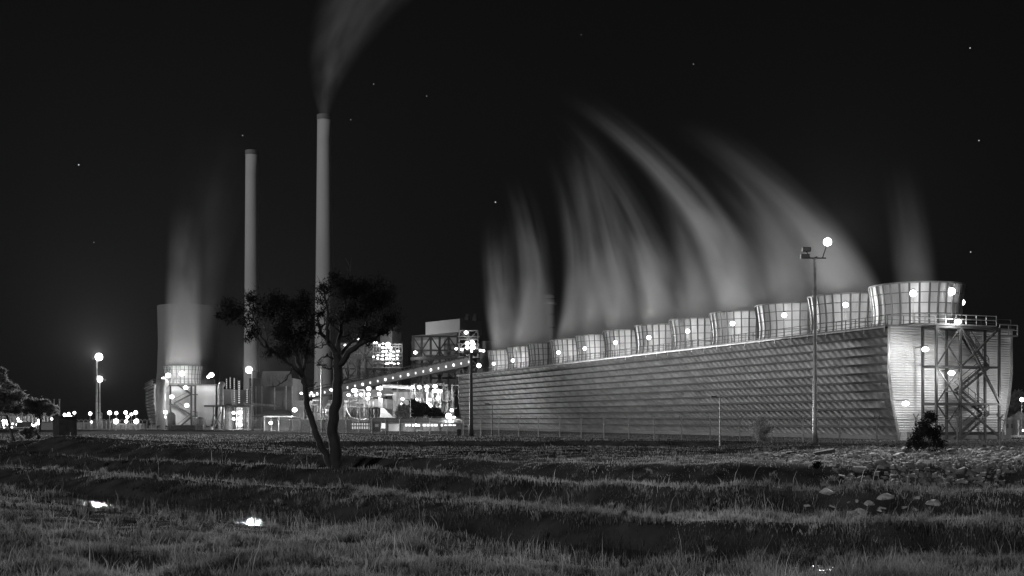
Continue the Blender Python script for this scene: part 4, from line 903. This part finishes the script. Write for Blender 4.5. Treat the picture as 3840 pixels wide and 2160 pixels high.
def small_tree(base, h, cents, trunk_pts, label, name, nleaf, lm, bm, size=.2, cat='tree', r0=.14, seed=1):
    t = empty(name, base, 0, label=label, cat=cat); m = MB(); q = limb(m, trunk_pts, r0, r0*.4, .05, seed, 8, 3)
    if h: twigs(m, q, seed+4, 9, h*.3, r0*.28, .45)
    m.build('trunk', M[bm], t, smooth=True); v, f = leaves(cents, nleaf, size, seed); o = npmesh('crown', v, f, M[lm]); o.parent = t; return t
def spt(px0, py0, Z, trunk, lobes, label, name='tree', nleaf=9000, lm='leaf2', bm='bark2', size=.25, r0=.18, h=3, seed=1, cat='tree'):
    b = P(px0, py0, Z); b.z = float(ground(b.x, b.y))-.05
    T_ = [P(x, y, Z)-b for x, y in trunk]; T_[0].z = 0
    return small_tree(b, h, [(*(P(x, y, Z+dz)-b), r*Z/F) for x, y, r, dz in lobes], T_, label, name, nleaf, lm, bm, size, cat, r0, seed)
spt(52, 1650, 128, [(52,1650),(40,1615),(28,1570),(20,1530),(12,1480)], [(10,1430,28,0),(40,1455,26,1),(5,1480,30,-1),(60,1490,24,0),(30,1510,28,1),(10,1525,30,-1),(50,1535,22,0),(75,1485,18,1),(4,1390,16,0)], 'leafy pale tree at the left edge, its trunk leaning left', nleaf=14000)
spt(143, 1636, 132, [(143,1636),(148,1610),(152,1590),(150,1560),(146,1540)], [(120,1525,30,0),(150,1520,30,1),(180,1530,24,-1),(100,1540,18,0),(195,1545,18,1),(140,1540,28,0),(170,1510,16,0)], 'umbrella shaped small tree left of the dark brick block', nleaf=12000, seed=3)
spt(108, 1640, 130, [(108,1640),(110,1625),(112,1610)], [(90,1620,14,0),(110,1625,16,1),(128,1625,14,0),(105,1635,12,0),(118,1612,10,0)], 'low bush under the umbrella shaped tree', 'bush', 3500, seed=4, r0=.06, h=1, cat='bush')
spt(1546, 1568, 262, [(1546,1610),(1546,1580),(1548,1560)], [(1545,1540,26,0),(1560,1520,26,1),(1575,1545,28,0),(1550,1560,22,0),(1590,1530,18,0)], 'dense dark tree in front of the turbine hall', nleaf=9000, lm='leaf', bm='bark', size=.5, r0=.4, seed=6)
spt(1620, 1568, 264, [(1620,1610),(1620,1580),(1620,1560)], [(1610,1550,16,0),(1635,1548,20,1),(1650,1555,14,0),(1625,1562,18,0)], 'smaller dark tree right of the dense dark tree', nleaf=5000, lm='leaf', bm='bark', size=.5, r0=.3, seed=7)
spt(1508, 1568, 258, [(1508,1610),(1508,1580),(1510,1560)], [(1500,1550,14,0),(1515,1535,14,0),(1522,1552,14,1),(1505,1525,10,0),(1498,1562,10,0)], 'feathery pale bush left of the dense dark tree', 'bush', 2500, bm='bark', size=.7, r0=.2, seed=8, cat='bush')
spt(2855, 1672, 112, [(2855,1672),(2856,1650),(2855,1620)], [(2855,1600,34,0),(2835,1620,26,1),(2875,1615,26,0),(2850,1640,26,0),(2870,1645,22,0),(2860,1570,22,0),(2845,1585,18,0)], 'thin wispy pale sapling in front of the long louvred wall', 'sapling', 3400, size=.16, r0=.05, h=2, seed=9, cat='sapling')
spt(3482, 1700, 80, [(3482,1702),(3484,1680),(3482,1640),(3478,1600)], [(3480,1600,36,0),(3450,1620,30,.6),(3510,1620,30,-.5),(3475,1640,40,0),(3430,1650,24,.5),(3530,1655,26,-.4),(3500,1665,30,0),(3450,1670,28,.3),(3480,1560,26,0),(3500,1580,20,.3),(3410,1672,14,0)], 'dark leafy bush on the rubble before the stair tower', 'bush', 3400, lm='leaf', bm='bark', size=.2, r0=.07, h=2.5, seed=10, cat='bush')
spt(3063, 1775, 62, [(3063,1778),(3062,1760),(3064,1745)], [(3060,1745,12,0),(3066,1735,10,0),(3062,1755,9,0)], 'tiny dark upright shrub below the rubble bank', 'shrub', 500, lm='leaf', bm='bark', size=.12, r0=.025, h=.5, seed=12, cat='shrub')
spt(3812, 1560, 210, [(3812,1600),(3812,1560),(3812,1530)], [(3800,1500,26,0),(3825,1490,28,1),(3840,1520,26,0),(3810,1525,24,0),(3790,1530,16,0)], 'round dim tree behind the small gabled house at right edge', nleaf=7000, size=.4, r0=.3, seed=13)

# ------------------------------------------------------------ gabled house at right
hs = empty('house', P(3800, 1650, 150), 0, label='small gabled house with a porch at the far right edge', cat='house'); hs.location.z = 0
hx0, hx1 = P(3764,0,150).x, P(3860,0,150).x; e = Hz(1576,150); rg = Hz(1542,150)
part('wall', 'clad', hs, lambda m: (m.box(hx0, 150, 0, hx1, 157, e)))
def gab(m): 
    xm = hx0+1.9
    m.poly([(hx0-.1,149.9,e),(hx0+3.9,149.9,e),(xm,149.9,rg)])
    m.hexa([(hx0-.4,149.4,e-.15),(hx0-.25,149.4,e-.05),(hx0-.25,158,e-.05),(hx0-.4,158,e-.15),(xm-.05,149.4,rg+.05),(xm+.05,149.4,rg+.1),(xm+.05,158,rg+.1),(xm-.05,158,rg+.05)])
    m.hexa([(hx0+4.1,149.4,e-.05),(hx0+4.25,149.4,e-.15),(hx0+4.25,158,e-.15),(hx0+4.1,158,e-.05),(xm-.05,149.4,rg+.1),(xm+.05,149.4,rg+.05),(xm+.05,158,rg+.05),(xm-.05,158,rg+.1)])
    m.hexa([(hx0+3.9,149.4,e-.1),(hx1+.3,149.4,e-.1),(hx1+.3,158,e-.1),(hx0+3.9,158,e-.1),(hx0+3.9,153,rg-.1),(hx1+.3,153,rg-.1),(hx1+.3,154,rg-.1),(hx0+3.9,154,rg-.1)])
part('roof', 'clad2', hs, gab)
for x in (3776, 3792): part('window', 'dark', hs, lambda m: fbox(m, x, 1590, x+6, 1606, 149.9, .2))
for x in (3768, 3818): part('porch_post', 'white', hs, lambda m: m.bar(P(x,1648,148.5), P(x,1576,148.5), .18))
part('porch_floor', 'conc', hs, lambda m: m.box(hx0-.5, 147.6, 0, hx1, 149.9, .3))
lamp_part(hs, 3836, 1614, 147, .2, 100)
post_lamp('lamp_post', Vector((P(3832,1600,131).x,131,0)), 4.6, .25, 'added lamp post lighting the end wall, at the far right edge between the tower end and the gabled house', 'lamp post', None, 1500)  # added lamp, brightens the right part of the tower end wall

# ------------------------------------------------------------ rubble and rocks
def rockmesh(seed):
    r = random.Random(seed); m = MB(); m.ico((0,0,0), 1); sc = (r.uniform(.8,1.3), r.uniform(.6,1.0), r.uniform(.35,.6))
    k = [Vector((r.uniform(-1,1), r.uniform(-1,1), r.uniform(-1,1))).normalized() for _ in range(7)]; nv = []
    for v in m.v:
        p = Vector(v)
        for d in k:
            h = p.dot(d)
            if h > .55: p -= d*(h-.55)*.9
        nv.append((p.x*sc[0], p.y*sc[1], p.z*sc[2]))
    m.v = nv; return m
protos = []
rr_ = random.Random(21)
def put_rock(x, y, s, mtname, group, label, i):
    k = i % 6; key = (mtname, k)
    if key not in RK:
        o = rockmesh(k+1).build('rock', M[mtname]); RK[key] = o
    else: o = RK[key].copy(); COL.objects.link(o)
    o.location = (x, y, float(ground(x, y))+s*.04); o.scale = (s, s, s); o.rotation_euler = (rr_.uniform(-.4,.4), rr_.uniform(-.4,.4), rr_.uniform(0,6.3)); tag(o, label, 'rock', group)
RK = {}
for i in range(230):
    px = rr_.uniform(2830, 3860)
    if px < 3300 and rr_.random() < .15: px = rr_.uniform(2830, 3300)
    t = rr_.random(); lo = 1688 if px > 2900 else 1680; py = lo+t*(62 if px > 2950 else 16); gz = -.15; Z = (EYE-gz)/(py-HOR)*F
    x = (px-1920)/F*Z
    if py > 1700+(px-2830)*.16: continue
    put_rock(x, Z, rr_.choice([.2,.25,.3,.4,.55])*rr_.uniform(.8,1.1), 'rock', 'rubble stones on the right bank', 'angular grey rubble stone in the bank before the long cooling tower', i)
m = MB()
for i in range(3000):
    px = rr_.uniform(2840, 3860); py = rr_.uniform(1685, 1756); Z = 2.5/(py-HOR)*F; x = (px-1920)/F*Z; z = float(ground(x, Z)); s = rr_.uniform(.07,.24)
    if py > 1700+(px-2840)*.16 or fbm(np.array([x*.5]), np.array([Z*.5]), 61)[0] < rr_.uniform(-.35,.15): continue
    a = rr_.uniform(0, 3); c, s_ = math.cos(a)*s, math.sin(a)*s; h = s*rr_.uniform(.4,1)
    m.hexa([(x-c,Z-s_,z-.05),(x+s_,Z-c,z-.05),(x+c,Z+s_,z-.05),(x-s_,Z+c,z-.05),(x-c*.7,Z-s_*.6,z+h),(x+s_*.6,Z-c*.8,z+h*.8),(x+c*.8,Z+s_*.6,z+h),(x-s_*.7,Z+c*.7,z+h*.6)])
m.build('rubble', M['rock'], label='loose small broken stone between the bigger rubble stones', cat='rubble', kind='stuff')
for i, (px, py, s) in enumerate(((3195,1932,.42),(3155,1945,.36),(3150,1938,.25),(3215,1945,.3),(3098,1988,.42),(3235,1985,.4),(3225,2010,.34),(3260,1968,.28),(3318,1970,.5),(3335,1962,.3),(3390,2000,.28),(3505,1970,.42),(3280,1955,.25),(3240,2018,.25),(3665,1918,.3),(3440,1975,.2),(3300,2000,.2),(3640,1955,.22))+tuple((rr_.gauss(3270,110), rr_.gauss(1975,26), rr_.uniform(.1,.24)) for _ in range(26))):
    Z = 3.75/(py-HOR)*F; x = (px-1920)/F*Z; zz = float(ground(x, Z)); Z = (EYE-zz)/(py-HOR)*F; x = (px-1920)/F*Z
    put_rock(x, Z, s, 'rockp', 'pale stones on the near right bank', 'pale stone lying in the dark grass of the near right bank', i)
# long slab on the rubble
m = MB(); a = P(3092, 1690, 88); m.hexa([(-1.0,-.3,-.1),(.9,-.35,-.1),(.8,.3,-.1),(-.9,.25,-.1),(-.95,-.25,.06),(.7,-.3,.24),(.75,.25,.28),(-.8,.2,.1)]); o = m.build('slab', M['darkbrick'], label='long dark flat slab lying across the top of the rubble', cat='slab'); o.location = (a.x, a.y, float(ground(a.x,a.y))+.12); o.rotation_euler = (0,-.06,.1)

# ------------------------------------------------------------ stars
SL = ['bright star in the empty sky high above the pair of light masts', 'bright star just above the farthest steam plumes', 'small star just over the shorter-looking chimney', 'small star right of the smoke trail, nearer the picture top', 'tiny star midway between the smoke trail and the steam, high up', 'star in the right sky, second of three above the biggest fan stack', 'lowest star at the right, just above the end of the tower deck', 'highest star at the upper right corner of the sky', 'faint star low in the sky between the light masts and the steam column', 'small star close beside the top of the taller-looking chimney', 'small star high above the middle of the long cooling tower', 'tiny star near the top edge of the sky above the dark chimney']
for i, (px, py, s) in enumerate(((295,618,2.4),(1858,758,2.2),(910,508,1.6),(1401,315,1.4),(1600,360,1.3),(3671,527,2.0),(3640,945,2.2),(3638,180,2.0),(352,909,1.4),(1315,448,1.3),(2600,240,1.2),(2180,130,1.2))):
    c = P(px, py, 5000); m = MB(); m.ico((0,0,0), s*1.0); o = m.build('star', M['star'], label=SL[i], cat='star', group='stars'); o.location = c


# ------------------------------------------------------------ volume added to give the lamps halos: thin haze
hm = bpy.data.materials.new('halo_haze'); hm.use_nodes = True; n = hm.node_tree; n.nodes.clear(); o = n.nodes.new('ShaderNodeOutputMaterial'); v = n.nodes.new('ShaderNodeVolumePrincipled')
v.inputs['Color'].default_value = (.9,.9,.9,1); v.inputs['Density'].default_value = HAZE; v.inputs['Anisotropy'].default_value = .3; n.links.new(v.outputs[0], o.inputs['Volume'])
m = MB(); m.box(-600, -30, -5, 420, 900, 330); m.build('halo_haze', hm, kind='stuff')
